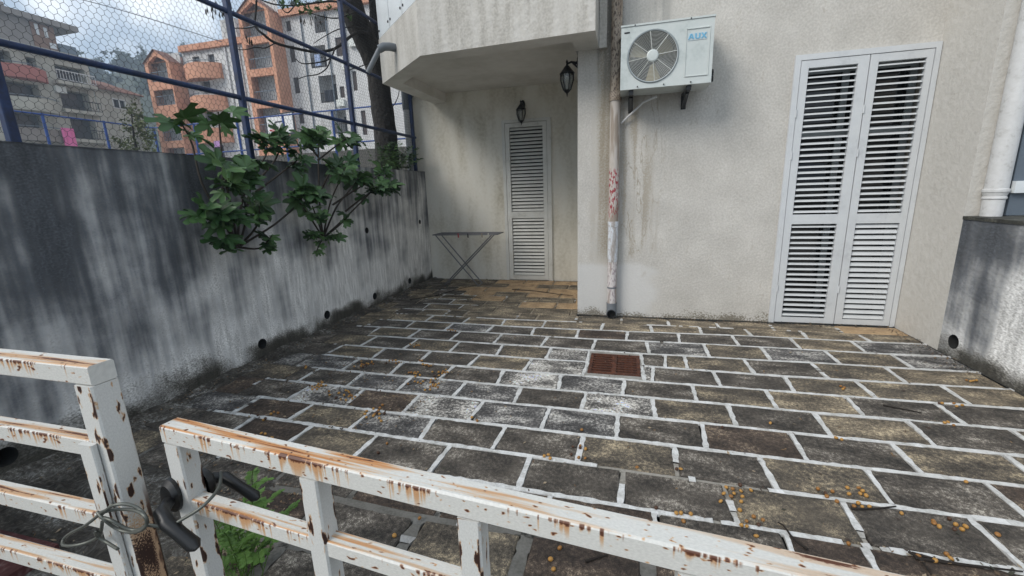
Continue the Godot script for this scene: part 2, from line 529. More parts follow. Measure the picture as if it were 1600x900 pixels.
	for i in D.size():
		M.stone.append(tri_mat(mottle(100 + i * 3, D[i].map(func(q): return [q[0], Color(q[1].r * 1.32, q[1].g * 1.28, q[1].b * 1.22)]), 0.011, 0.075, 0.45, 640, 1 if i == 4 else 2, 1, 0.5 if i == 4 else 0.75, 0.8 if i == 4 else 1.35), 0.85, 0.88, rubble, 1.4))
	M.joint = tri_mat(mottle(130, [[0.0, Color(0.62, 0.62, 0.60)], [0.35, Color(0.80, 0.80, 0.79)], [0.6, Color(0.88, 0.88, 0.875)], [1.0, Color(0.92, 0.92, 0.915)]], 0.02, 0.15, 0.5, 256), 1.7, 0.9, lump, 0.3)
	M.joint.vertex_color_use_as_albedo = true
	M.mortar = tri_mat(mottle(131, [[0.0, Color(0.13, 0.125, 0.115)], [0.45, Color(0.27, 0.26, 0.24)], [0.7, Color(0.38, 0.37, 0.34)], [1.0, Color(0.56, 0.55, 0.52)]], 0.02, 0.12, 0.5, 384), 1.2, 0.95, rubble, 1.0)
	M.mud = tri_mat(mottle(132, [[0.0, Color(0.10, 0.09, 0.08)], [0.42, Color(0.21, 0.195, 0.175)], [0.6, Color(0.30, 0.285, 0.26)], [0.75, Color(0.44, 0.43, 0.41)], [1.0, Color(0.66, 0.66, 0.65)]], 0.012, 0.09, 0.45, 512, 3, 1, 0.6, 1.4), 0.8, 0.9, rubble, 1.6)
	M.red_paint = tri_mat(mottle(133, [[0.0, Color(0.20, 0.10, 0.10)], [0.6, Color(0.31, 0.16, 0.16)], [0.85, Color(0.42, 0.33, 0.32)], [1.0, Color(0.6, 0.57, 0.55)]], 0.02, 0.12, 0.5, 256), 1.6, 0.9, lump, 0.3)
	M.ground = tri_mat(mottle(134, [[0.0, Color(0.46, 0.455, 0.44)], [0.6, Color(0.60, 0.595, 0.57)], [1.0, Color(0.68, 0.67, 0.65)]], 0.02, 0.1, 0.4, 256), 0.5, 0.95)
	# metals, plastic, paint
	M.shutter = tri_mat(mottle(140, [[0.0, Color(0.69, 0.70, 0.71)], [0.4, Color(0.765, 0.777, 0.785)], [1.0, Color(0.80, 0.81, 0.815)]], 0.015, 0.09, 0.3, 256), 1.2, 0.45)
	M.shutter_old = tri_mat(mottle(141, [[0.0, Color(0.66, 0.66, 0.63)], [0.4, Color(0.79, 0.785, 0.76)], [1.0, Color(0.83, 0.83, 0.81)]], 0.015, 0.09, 0.3, 256), 1.2, 0.5)
	M.glass = mat(Color(0.05, 0.06, 0.065), 0.06)
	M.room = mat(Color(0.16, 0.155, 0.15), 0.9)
	M.curtain = mat(Color(0.62, 0.61, 0.58), 0.9)
	M.rail_rust = uv_mat(rust_rail(1280, 160, 201, func(u): return 1.0 if u < 0.45 else lerpf(1.0, 0.12, smooth(0.45, 0.95, u))), 0.55)
	M.rail_mid = uv_mat(rust_rail(1024, 128, 221, func(u): return lerpf(1.0, 0.15, smooth(0.30, 0.55, u))), 0.55)
	M.rail_left = uv_mat(rust_rail(1024, 128, 241, func(u): return 0.55), 0.55)
	for k in ["rail_rust", "rail_mid", "rail_left"]: M[k].uv1_scale = Vector3(0.5, 1, 1)
	M.post_rust = uv_mat(rust_post(768, 192, 261), 0.55)
	M.post_eaten = uv_mat(rust_post(768, 192, 281, true), 0.55)
	M.black_plastic = mat(Color(0.055, 0.058, 0.065), 0.38)
	M.wire = mat(Color(0.37, 0.38, 0.36), 0.5, 0.5)
	M.blue_steel = tri_mat(mottle(150, [[0.0, Color(0.055, 0.09, 0.16)], [0.5, Color(0.075, 0.16, 0.31)], [1.0, Color(0.13, 0.25, 0.42)]], 0.02, 0.1, 0.4, 256), 1.5, 0.5)
	M.far_blue = mat(Color(0.13, 0.26, 0.50), 0.6)
	M.net = mat(Color(0.13, 0.15, 0.18), 0.7)
	M.iron = mat(Color(0.045, 0.045, 0.045), 0.5, 0.3)
	M.rust_iron = tri_mat(mottle(151, [[0.0, Color(0.13, 0.07, 0.05)], [0.45, Color(0.27, 0.145, 0.09)], [0.7, Color(0.38, 0.21, 0.13)], [1.0, Color(0.55, 0.40, 0.31)]], 0.03, 0.15, 0.5, 256), 2.5, 0.85, lump, 0.3)
	M.rack = mat(Color(0.42, 0.42, 0.43), 0.45, 0.3)
	M.lamp_glass = mat(Color(0.70, 0.71, 0.68, 0.35), 0.1)
	M.lamp_glass.transparency = BaseMaterial3D.TRANSPARENCY_ALPHA
	M.ac_white = tri_mat(mottle(152, [[0.0, Color(0.66, 0.69, 0.68)], [0.4, Color(0.75, 0.775, 0.765)], [1.0, Color(0.785, 0.80, 0.79)]], 0.012, 0.08, 0.3, 256), 1.3, 0.4)
	M.ac_dark = mat(Color(0.20, 0.22, 0.25), 0.7)
	M.ac_blade = mat(Color(0.66, 0.62, 0.50), 0.6)
	M.ac_grille = mat(Color(0.80, 0.81, 0.79), 0.5)
	M.ac_rim = mat(Color(0.55, 0.58, 0.59), 0.45)
	M.logo_blue = mat(Color(0.40, 0.66, 0.79), 0.5)
	M.logo_back = mat(Color(0.72, 0.77, 0.785), 0.5)
	M.pipe_old = uv_mat(pipe_paint(128, 768, 301, Color(0.64, 0.59, 0.53), Color(0.33, 0.28, 0.25), 0.2, 0.0, 1.0), 0.6)
	M.pipe_red = uv_mat(pipe_paint(128, 512, 311, Color(0.72, 0.69, 0.66), Color(0.56, 0.17, 0.20), 0.45, 0.06, 0.44), 0.6)
	M.pipe_white = uv_mat(pipe_paint(128, 256, 321, Color(0.80, 0.82, 0.84), Color(0.7, 0.68, 0.68), 0.0, 0.0, 1.0), 0.5)
	M.pipe_low = uv_mat(pipe_paint(128, 256, 331, Color(0.80, 0.78, 0.77), Color(0.62, 0.57, 0.58), 0.1, 0.0, 1.0), 0.6)
	M.pipe_grey = mat(Color(0.42, 0.44, 0.46), 0.5)
	M.pipe_right = tri_mat(mottle(153, [[0.0, Color(0.55, 0.54, 0.52)], [0.35, Color(0.76, 0.76, 0.755)], [1.0, Color(0.84, 0.84, 0.84)]], 0.02, 0.1, 0.4, 256), 1.5, 0.6)
	M.panel_white = tri_mat(mottle(154, [[0.0, Color(0.76, 0.78, 0.79)], [1.0, Color(0.86, 0.875, 0.88)]], 0.01, 0.08, 0.3, 256), 0.7, 0.35)
	M.panel_grey = mat(Color(0.36, 0.40, 0.44), 0.45)
	# plants
	M.fig_leaf = []
	for k in [Color(0.20, 0.33, 0.17), Color(0.25, 0.38, 0.20), Color(0.17, 0.28, 0.15), Color(0.31, 0.44, 0.25)]:
		var m := mat(k, 0.5)
		m.vertex_color_use_as_albedo = true
		m.backlight_enabled = true
		m.backlight = Color(0.10, 0.16, 0.05)
		M.fig_leaf.append(m)
	M.fig_stem = mat(Color(0.20, 0.175, 0.15), 0.9)
	M.weed = mat(Color(0.29, 0.42, 0.16), 0.6)
	M.weed.backlight_enabled = true
	M.weed.backlight = Color(0.18, 0.26, 0.05)
	M.bark = tri_mat(mottle(155, [[0.0, Color(0.07, 0.065, 0.065)], [0.5, Color(0.155, 0.145, 0.14)], [0.75, Color(0.22, 0.21, 0.20)], [1.0, Color(0.34, 0.33, 0.31)]], 0.05, 0.15, 0.3, 256, 1, 6), 1.6, 0.95, rubble, 2.0)
	M.bush = mat(Color(0.23, 0.35, 0.15), 0.6)
	M.olive = mat(Color(0.30, 0.33, 0.21), 0.8)
	M.wood_far = mat(Color(0.20, 0.25, 0.19), 0.9)
	M.berry = [mat(Color(0.66, 0.49, 0.24), 0.5), mat(Color(0.55, 0.38, 0.18), 0.5), mat(Color(0.27, 0.175, 0.11), 0.6)]
	M.litter = mat(Color(1, 1, 1), 0.9)
	M.litter.vertex_color_use_as_albedo = true
	M.twig = mat(Color(0.13, 0.105, 0.085), 0.9)
	# far houses
	M.orange = tri_mat(mottle(160, [[0.0, Color(0.66, 0.46, 0.36)], [0.5, Color(0.76, 0.55, 0.44)], [1.0, Color(0.80, 0.61, 0.50)]], 0.02, 0.08, 0.3, 256), 0.12, 0.95)
	M.far_white = tri_mat(mottle(161, [[0.0, Color(0.58, 0.57, 0.56)], [0.35, Color(0.74, 0.735, 0.73)], [1.0, Color(0.82, 0.815, 0.81)]], 0.02, 0.08, 0.3, 256, 1, 4), 0.10, 0.95)
	M.cream = tri_mat(mottle(162, [[0.0, Color(0.50, 0.485, 0.44)], [0.4, Color(0.66, 0.645, 0.60)], [1.0, Color(0.74, 0.725, 0.68)]], 0.02, 0.08, 0.3, 256, 1, 3), 0.12, 0.95)
	M.salmon = mat(Color(0.64, 0.40, 0.37), 0.9)
	M.taupe = tri_mat(mottle(163, [[0.0, Color(0.46, 0.425, 0.40)], [1.0, Color(0.58, 0.545, 0.515)]], 0.02, 0.08, 0.3, 256), 0.1, 0.95)
	M.brown_clad = mat(Color(0.47, 0.34, 0.26), 0.9)
	M.far_dark = mat(Color(0.20, 0.205, 0.22), 0.2)
	M.far_shutter = mat(Color(0.24, 0.20, 0.19), 0.8)
	M.tile = mat(Color(0.47, 0.33, 0.28), 0.9)
	M.metal_white = mat(Color(0.8, 0.8, 0.8), 0.5)
	M.hill = mat(Color(0.20, 0.23, 0.17), 0.95)


# ------------------------------------------------------------------ paving
const LINES := [
	[-1.604,-1.593,-1.583,-1.574,-1.565,-1.556,-1.546,-1.534,-1.525,-1.516,-1.506,-1.497,-1.487],
	[-1.851,-1.839,-1.832,-1.819,-1.803,-1.794,-1.784,-1.772,-1.761,-1.756,-1.752,-1.744,-1.733],
	[-2.065,-2.051,-2.044,-2.040,-2.030,-2.026,-2.021,-2.018,-2.006,-2.001,-2.002,-1.996,-1.990],
	[-2.313,-2.297,-2.288,-2.281,-2.284,-2.273,-2.273,-2.262,-2.256,-2.247,-2.248,-2.242,-2.237],
	[-2.551,-2.532,-2.520,-2.515,-2.511,-2.503,-2.501,-2.502,-2.503,-2.492,-2.496,-2.495,-2.492],
	[-2.789,-2.782,-2.759,-2.752,-2.752,-2.740,-2.741,-2.733,-2.734,-2.736,-2.732,-2.742,-2.746],
	[-3.027,-3.009,-2.999,-2.998,-3.001,-2.985,-2.990,-2.989,-2.980,-2.975,-2.986,-2.994,-3.006],
	[-3.269,-3.266,-3.264,-3.255,-3.246,-3.248,-3.231,-3.224,-3.236,-3.241,-3.251,-3.248,-3.259],
	[-3.514,-3.512,-3.513,-3.508,-3.509,-3.496,-3.494,-3.512,-3.515,-3.515,-3.515,-3.511,-3.527],
	[-3.743,-3.750,-3.739,-3.740,-3.728,-3.725,-3.732,-3.742,-3.763,-3.773,-3.771,-3.767,-3.783],
	[-3.970,-3.970,-3.962,-3.953,-3.936,-3.945,-3.953,-3.957,-3.962,-3.969,-3.977,-3.979,-3.980]]
const JOINTS := [
	[-2.37,-1.94,-1.52,-1.11,-0.70,-0.28,0.14,0.58,0.82,1.30,1.71,2.1],
	[-2.51,-2.08,-1.68,-1.26,-0.84,-0.42,0.01,0.43,0.85,1.27,1.70,2.1],
	[-2.70,-2.26,-1.85,-1.44,-1.02,-0.61,-0.19,0.25,0.63,1.04,1.47,1.89],
	[-2.46,-2.05,-1.64,-1.24,-0.82,-0.41,-0.02,0.41,0.83,1.26,1.69,2.1],
	[-2.32,-2.19,-1.80,-1.42,-1.02,-0.63,-0.22,0.18,0.59,1.02,1.45,1.88],
	[-2.44,-2.00,-1.61,-1.21,-0.81,-0.40,0.01,0.43,0.85,1.27,1.71,2.12],
	[-2.33,-1.91,-1.50,-1.09,-0.67,-0.255,0.137,0.20,0.60,1.02,1.43,1.88],
	[-2.56,-2.16,-1.75,-1.35,-0.96,-0.56,-0.255,0.137,0.30,0.44,0.85,1.28,1.71],
	[-2.27,-1.85,-1.45,-1.05,-0.64,-0.23,0.19,0.62,1.03,1.46,1.88],
	[-2.44,-2.02,-1.61,-1.20,-0.79,-0.39,0.03,0.45,0.88,1.31,1.73],
	[-2.34,-1.92,-1.52,-1.13,-0.73,-0.19,0.24,0.65,1.03,1.45,1.87],
	[-2.42,-2.12,-1.82,-1.61,-1.04,-0.84,-0.45,-0.02,0.40,0.82,1.26,1.77]]
var far_lines := [-4.175, -4.405, -4.63, -4.86, -5.09, -5.32, -5.56, -5.80]

func line_z(k: int, x: float) -> float:
	if k < 0: return -1.33 + 0.25 * (-1 - k) + 0.012 * sin(x * 5.0 + k)
	if k < LINES.size():
		var f := clampf((x - LEFT_X) / (RIGHT_X - LEFT_X), 0, 0.9999) * 12.0
		var i := int(f)
		return lerpf(LINES[k][i], LINES[k][i + 1], f - i)
	return far_lines[mini(k - LINES.size(), far_lines.size() - 1)] + 0.008 * sin(x * 4.0 + k)

func build_paving() -> void:
	var base := MB.new()
	base.quad(Vector3(-3.0, -0.075, 0.3), Vector3(3.0, -0.075, 0.3), Vector3(3.0, -0.075, -6.0), Vector3(-3.0, -0.075, -6.0))
	var floor_node := structure("patio_paving", base, M.mortar)
	var nz := FastNoiseLite.new()
	nz.seed = 8
	nz.frequency = 2.2
	nz.fractal_octaves = 3
	rng.seed = 4711
	var joint := MB.new()
	var rows := []      # [near line, far line, x joints, x min, x max]
	rows.append([-3, -2, [-2.3, -1.75, -1.2, -0.62, -0.1, 0.4, 0.9, 1.5], LEFT_X, RIGHT_X])
	rows.append([-2, -1, [-2.05, -1.62, -1.2, -0.76, -0.33, 0.1, 0.52, 0.95, 1.4, 1.82], LEFT_X, RIGHT_X])
	for i in JOINTS.size():
		rows.append([i - 1, i, JOINTS[i], LEFT_X, RIGHT_X])
	var n := LINES.size()
	for i in far_lines.size() - 1:
		var js := []
		var x := -2.79 + 0.2 * (1 + i % 2) + rng.randf() * 0.06
		while x < -0.5:
			js.append(x)
			x += 0.41
		rows.append([n + i, n + i + 1, js, LEFT_X, -0.455])
	for row in rows:
		var xs: Array = [row[3]]
		for j in row[2]:
			if j > row[3] + 0.05 and j < row[4] - 0.04: xs.append(j)
		xs.append(row[4])
		var near_row: bool = row[0] < -1
		var hg := 0.028 if near_row else 0.0105
		for i in xs.size() - 1:
			var a: float = xs[i]
			var b: float = xs[i + 1]
			var zn := line_z(row[0], (a + b) * 0.5)
			var zm := (zn + line_z(row[1], (a + b) * 0.5)) * 0.5
			if a > -0.3 and b < 0.15 and zm > -3.3 and zm < -2.7: continue       # the drain stands here
			if zm < -4.17 and b > -0.3 and a > -0.5: continue
			# outline, uneven as cut stone
			var pts := []
			var x0 := a + hg
			var x1 := b - hg
			var top := rng.randf_range(0.0, 0.005)
			var tx := rng.randf_range(-0.008, 0.008)
			for q in [[0.0, 0], [0.34, 0], [0.68, 0], [1.0, 0], [1.0, 1], [0.66, 1], [0.32, 1], [0.0, 1]]:
				var x := lerpf(x0, x1, q[0]) + rng.randf_range(-0.0035, 0.0035)
				var z: float = (line_z(row[0], x) - hg) if q[1] == 0 else (line_z(row[1], x) + hg)
				if zm < -3.9 and row[1] == n and x > -0.455: z = maxf(z, FACE_Z + 0.02)
				pts.append(Vector3(x, top + (x - (a + b) * 0.5) * tx, z + rng.randf_range(-0.0035, 0.0035)))
			var cen := Vector3.ZERO
			for p in pts: cen += p
			cen /= pts.size()
			var mb := MB.new()
			for k in pts.size():
				var p: Vector3 = pts[k]
				var q: Vector3 = pts[(k + 1) % pts.size()]
				var pi := p.lerp(cen, 0.03)
				var qi := q.lerp(cen, 0.03)
				mb.tri(cen, pi, qi)
				mb.quad(p - Vector3(0, 0.006, 0), q - Vector3(0, 0.006, 0), qi, pi)
				mb.quad(p - Vector3(0, 0.028, 0), q - Vector3(0, 0.028, 0), q - Vector3(0, 0.006, 0), p - Vector3(0, 0.006, 0))
			var kind := 0
			var r := rng.randf()
			var c0 := nz.get_noise_2d(cen.x * 0.4, cen.z * 0.4)
			if zm < -4.3: kind = 4 if r < 0.62 else 3
			elif zm < -3.8: kind = 3 if r < 0.55 else (4 if r < 0.62 else 2)
			elif cen.x > 0.3 and zm < -2.2: kind = 3 if r < 0.32 else (2 if r < 0.6 else (1 if r < 0.72 else (5 if r < 0.75 else 0)))
			elif cen.x > 0.2: kind = 2 if r < 0.35 else (0 if r < 0.75 else 6)
			elif zm < -2.6 and cen.x < -0.6: kind = 1 if r < 0.3 else (5 if r < 0.36 else (0 if r < 0.8 else 2))
			else: kind = 0 if r < 0.42 else (6 if r < 0.66 else (2 if r < 0.80 else (1 if r < 0.95 else 5)))
			if zm > -1.7 and (kind == 5 or kind == 1): kind = 0
			if cen.x < -2.0 and zm < -4.0: kind = 0 if r < 0.5 else 3
			if absf(cen.x + 0.46) < 0.2 and zm < -2.6 and zm > -3.2: kind = 5
			var st := part(floor_node, "paver", mb, M.stone[kind])
			st.position = Vector3.ZERO
	# mortar joints, painted white where the paint still holds
	var draw := func(a: Vector3, b: Vector3, wa: float, wb: float):
		var mid := (a + b) * 0.5
		var worn := nz.get_noise_2d(mid.x, mid.z) * 0.5 + nz.get_noise_2d(mid.x * 7.0, mid.z * 7.0) * 0.3
		var keep := 0.75
		if mid.z < -4.1: keep = 0.10 + 0.55 * smooth(-1.2, -2.2, mid.x) * smooth(-5.4, -4.6, mid.z)
		elif mid.z < -3.95: keep = 0.28
		if mid.x < -2.25: keep = minf(keep, 0.42 - (-2.25 - mid.x) * 1.1)
		if mid.z > -1.45: keep = 0.05
		if mid.z > -1.6 and mid.x > 0.2: keep = 0.5
		if absf(mid.x - 0.25) < 0.35 and absf(mid.z + 1.77) < 0.1: keep = 0.25
		var on := smooth(-0.04, 0.05, keep - 0.5 - worn * 0.85 + 0.12)
		var bare := Color(0.40, 0.38, 0.34)
		if mid.z < -3.9: bare = Color(0.44, 0.37, 0.28)
		elif mid.z > -1.45: bare = Color(0.20, 0.195, 0.18)
		elif mid.x < -2.2: bare = Color(0.10, 0.09, 0.08)
		joint.col = bare.lerp(Color(0.86, 0.865, 0.87), on * (0.88 + 0.34 * nz.get_noise_2d(mid.x * 13.0, mid.z * 13.0)))
		var y := lerpf(-0.004, 0.0035, on)
		a.y = y; b.y = y
		var d := (b - a).normalized()
		var s := d.cross(Vector3.UP)
		joint.quad(a - s * wa, a + s * wa, b + s * wb, b - s * wb)
		joint.quad(a + s * wa, a + s * wa - Vector3(0, 0.012, 0), b + s * wb - Vector3(0, 0.012, 0), b + s * wb)
		joint.quad(a - s * wa - Vector3(0, 0.012, 0), a - s * wa, b - s * wb, b - s * wb - Vector3(0, 0.012, 0))
	for k in range(-2, n + far_lines.size()):
		var xe := RIGHT_X if k < n else -0.46
		var half := 0.030 if k < 0 else (0.0120 if k < n else 0.007)
		var x := LEFT_X
		var w0 := half
		while x < xe - 0.01:
			var x2 := minf(x + 0.028, xe)
			var w1 := half * rng.randf_range(0.65, 1.4)
			if not (k == 6 and x > -0.262 and x < 0.13): draw.call(Vector3(x, 0, line_z(k, x)), Vector3(x2, 0, line_z(k, x2)), w0, w1)
			w0 = w1
			x = x2
	for row in rows:
		var half := 0.028 if row[0] < -1 else (0.0112 if row[0] < n else 0.006)
		for j in row[2]:
			if j > row[4] - 0.04: continue
			var z0 := line_z(row[0], j) - 0.012
			var z1 := line_z(row[1], j) + 0.012
			if row[1] == n and j > -0.455: z1 = maxf(z1, FACE_Z + 0.01)
			var steps := maxi(2, int((z0 - z1) / 0.028))
			var w0 := half
			var sh := rng.randf_range(-0.02, 0.02)
			for i in steps:
				var w1 := half * rng.randf_range(0.6, 1.4)
				var f0 := float(i) / steps
				var f1 := float(i + 1) / steps
				draw.call(Vector3(j + sh * (f0 - 0.5), 0, lerpf(z0, z1, f0)), Vector3(j + sh * (f1 - 0.5), 0, lerpf(z0, z1, f1)), w0, w1)
				w0 = w1
	# painted cement round the drain
	joint.col = Color(0.40, 0.385, 0.36)
	var ring := [[-0.262, -3.235, 0.142, -3.168], [-0.262, -2.80, 0.142, -2.745], [-0.262, -3.168, -0.236, -2.80], [0.122, -3.168, 0.142, -2.80]]
	for q in ring:
		joint.quad(Vector3(q[0], 0.001, q[3]), Vector3(q[2], 0.001, q[3]), Vector3(q[2], 0.001, q[1]), Vector3(q[0], 0.001, q[1]))
	var jn := part(floor_node, "joint_mortar", joint, M.joint)
	jn.position = Vector3.ZERO
	jn.set_meta("kind", "stuff")

func sheet(x0: float, x1: float, z0: float, z1: float, nx: int, nzc: int, hf: Callable) -> MB:
	var mb := MB.new()
	for i in nx:
		for k in nzc:
			var p := []
			for q in [[0, 1], [1, 1], [1, 0], [0, 0]]:
				var x := lerpf(x0, x1, float(i + q[0]) / nx)
				var z := lerpf(z0, z1, float(k + q[1]) / nzc)
				p.append(Vector3(x, hf.call(x, z), z))
			mb.quad(p[0], p[1], p[2], p[3])
	return mb

func build_ground() -> void:
	var mb := MB.new()
	mb.quad(Vector3(-2500, -0.12, 2500), Vector3(2500, -0.12, 2500), Vector3(2500, -0.12, -2500), Vector3(-2500, -0.12, -2500))
	structure("ground", mb, M.ground)
	var nz := FastNoiseLite.new()
	nz.seed = 31
	nz.frequency = 1.0
	nz.fractal_octaves = 4
	# soil washed against the foot of the retaining wall, and the rough slabs and mud by the gate
	var soil := sheet(LEFT_X, -2.52, -0.2, -5.8, 14, 160, func(x, z):
		var e: float = (x - LEFT_X) / 0.27
		return 0.022 + nz.get_noise_2d(x * 9.0, z * 5.0) * 0.022 - e * 0.040 + nz.get_noise_2d(z * 1.6, 3.0) * 0.02)
	structure("soil", soil, M.mud)
	var mud := sheet(-2.79, -1.22, -0.3, -1.62, 60, 50, func(x, z):
		var e: float = maxf(smooth(-1.75, -1.22, x), smooth(-1.15, -1.6, z))
		return 0.022 + nz.get_noise_2d(x * 2.6 + z * 1.6, z * 6.0) * 0.032 + nz.get_noise_2d(x * 11.0, z * 13.0) * 0.010 - e * 0.055)
	structure("muddy_ground", mud, M.mud)
	var red := MB.new()
	red.span(Vector3(-3.0, 0.0, -0.30), Vector3(-1.95, 0.062, -0.84))
	structure("red_threshold", red, M.red_paint)
	# the sports ground behind the retaining wall lies level with its top
	var court := MB.new()
	court.span(Vector3(-140, -0.04, 60), Vector3(-3.10, 1.36, -9.0))
	court.span(Vector3(-140, -0.04, -9.002), Vector3(60, 1.35, -140))
	structure("sports_ground", court, M.ground)
	# wooded hill
	var hill := sheet(-330, 60, -60, -330, 40, 30, func(x, z):
		var d: float = Vector2(x + 150, (z + 150) * 0.8).length()
		return 1.3 + 46.0 * exp(-d * d / 6500.0) + 20.0 * smooth(-100, -250, z) + nz.get_noise_2d(x * 0.02, z * 0.02) * 6.0 - 6.0 * smooth(-110, -60, z))
	structure("hill", hill, M.hill)
	var wood := MB.new()
	rng.seed = 99
	for i in 420:
		var x := rng.randf_range(-215, -40)
		var z := rng.randf_range(-215, -88)
		var d: float = Vector2(x + 150, (z + 150) * 0.8).length()
		var y: float = 1.3 + 46.0 * exp(-d * d / 6500.0) + 20.0 * smooth(-100, -250, z) + nz.get_noise_2d(x * 0.02, z * 0.02) * 6.0
		var s := rng.randf_range(2.2, 5.0)
		leaf_cloud(wood, Vector3(x, y + s * 0.7, z), Vector3(s, s * 0.9, s), 110, 0.75)
	var w := part(self, "hillside_wood", wood, M.wood_far)
	tag(w, "dark green wood covering the hill behind the houses", "wood")
	w.set_meta("kind", "stuff")

# small leaf faces scattered through an ellipsoid, gathered in clumps
func leaf_cloud(mb: MB, o: Vector3, r: Vector3, count: int, size: float) -> void:
	var clumps := []
	for i in maxi(3, count / 22):
		var d := Vector3(rng.randfn(), rng.randfn(), rng.randfn()).normalized() * pow(rng.randf(), 0.45)
		clumps.append(d)
	for i in count:
		var cc: Vector3 = clumps[rng.randi() % clumps.size()]
		var p := cc * 0.78 + Vector3(rng.randfn(), rng.randfn(), rng.randfn()) * 0.16
		var q := o + p * r
		var u := Vector3(rng.randfn(), rng.randfn(), rng.randfn()).normalized()
		var w := u.cross(Vector3(rng.randfn(), rng.randfn(), rng.randfn())).normalized()
		var s := size * rng.randf_range(0.6, 1.3)
		mb.quad(q - u * s, q + w * s * 0.45, q + u * s, q - w * s * 0.45)

# ------------------------------------------------------------------ walls
# face with round weep holes: o lower corner, U along, V up; holes [u, v, r]
func holed_face(mb: MB, o: Vector3, U: Vector3, V: Vector3, w: float, h: float, holes: Array) -> void:
	var uvf := func(u: float, v: float) -> Vector2: return Vector2(u / w, 1.0 - v / h)
	var cuts := [0.0, w]
	var strips := {}
	for q in holes:
		var key := snappedf(q[0], 0.05)
		var found := -1.0
		for s in strips:
			if absf(s - q[0]) < 0.2: found = s
		if found < 0: strips[q[0]] = [q]
		else: strips[found].append(q)
	var edges := []
	for s in strips:
		edges.append([s - 0.13, s + 0.13, strips[s]])
	edges.sort_custom(func(a, b): return a[0] < b[0])
	var u0 := 0.0
	var rect := func(a: float, b: float, c: float, d: float):
		if b - a < 0.001 or d - c < 0.001: return
		var nu := maxi(1, int((b - a) / 0.4))
		for i in nu:
			var p := lerpf(a, b, float(i) / nu)
			var q := lerpf(a, b, float(i + 1) / nu)
			mb.quad(o + U * p + V * c, o + U * q + V * c, o + U * q + V * d, o + U * p + V * d, uvf.call(p, c), uvf.call(q, c), uvf.call(q, d), uvf.call(p, d))
	for e in edges:
		rect.call(u0, e[0], 0.0, h)
		var hs: Array = e[2]
		hs.sort_custom(func(a, b): return a[1] < b[1])
		var v0 := 0.0
		for q in hs:
			var lo: float = maxf(q[1] - 0.11, 0.0)
			var hi: float = q[1] + 0.11
			rect.call(e[0], e[1], v0, lo)
			v0 = hi
			ring_rect(mb, o, U, V, e[0], lo, e[1], hi, q[0], q[1], q[2], 16, uvf)
		rect.call(e[0], e[1], v0, h)
		u0 = e[1]
	rect.call(u0, w, 0.0, h)

func ring_rect(mb: MB, o: Vector3, U: Vector3, V: Vector3, a: float, c: float, b: float, d: float, cu: float, cv: float, r: float, seg: int, uvf: Callable) -> void:
	var border := func(ang: float) -> Vector2:
		var dx := cos(ang)
		var dy := sin(ang)
		var t := 1e9
		if dx > 1e-6: t = minf(t, (b - cu) / dx)
		if dx < -1e-6: t = minf(t, (a - cu) / dx)
		if dy > 1e-6: t = minf(t, (d - cv) / dy)
		if dy < -1e-6: t = minf(t, (c - cv) / dy)
		return Vector2(cu + dx * t, cv + dy * t)
	var angs := []
	for i in seg: angs.append(TAU * i / seg)
	for q in [Vector2(a, c), Vector2(b, c), Vector2(b, d), Vector2(a, d)]:
		angs.append(fposmod(atan2(q.y - cv, q.x - cu), TAU))
	angs.sort()
	for i in angs.size():
		var a0: float = angs[i]
		var a1: float = angs[(i + 1) % angs.size()]
		if absf(a1 - a0) < 1e-4: continue
		var p := [Vector2(cu + cos(a0) * r, cv + sin(a0) * r), border.call(a0), border.call(a1), Vector2(cu + cos(a1) * r, cv + sin(a1) * r)]
		var w := []
		var uv := []
		for q in p:
			w.append(o + U * q.x + V * q.y)
			uv.append(uvf.call(q.x, q.y))
		mb.quad(w[0], w[1], w[2], w[3], uv[0], uv[1], uv[2], uv[3])

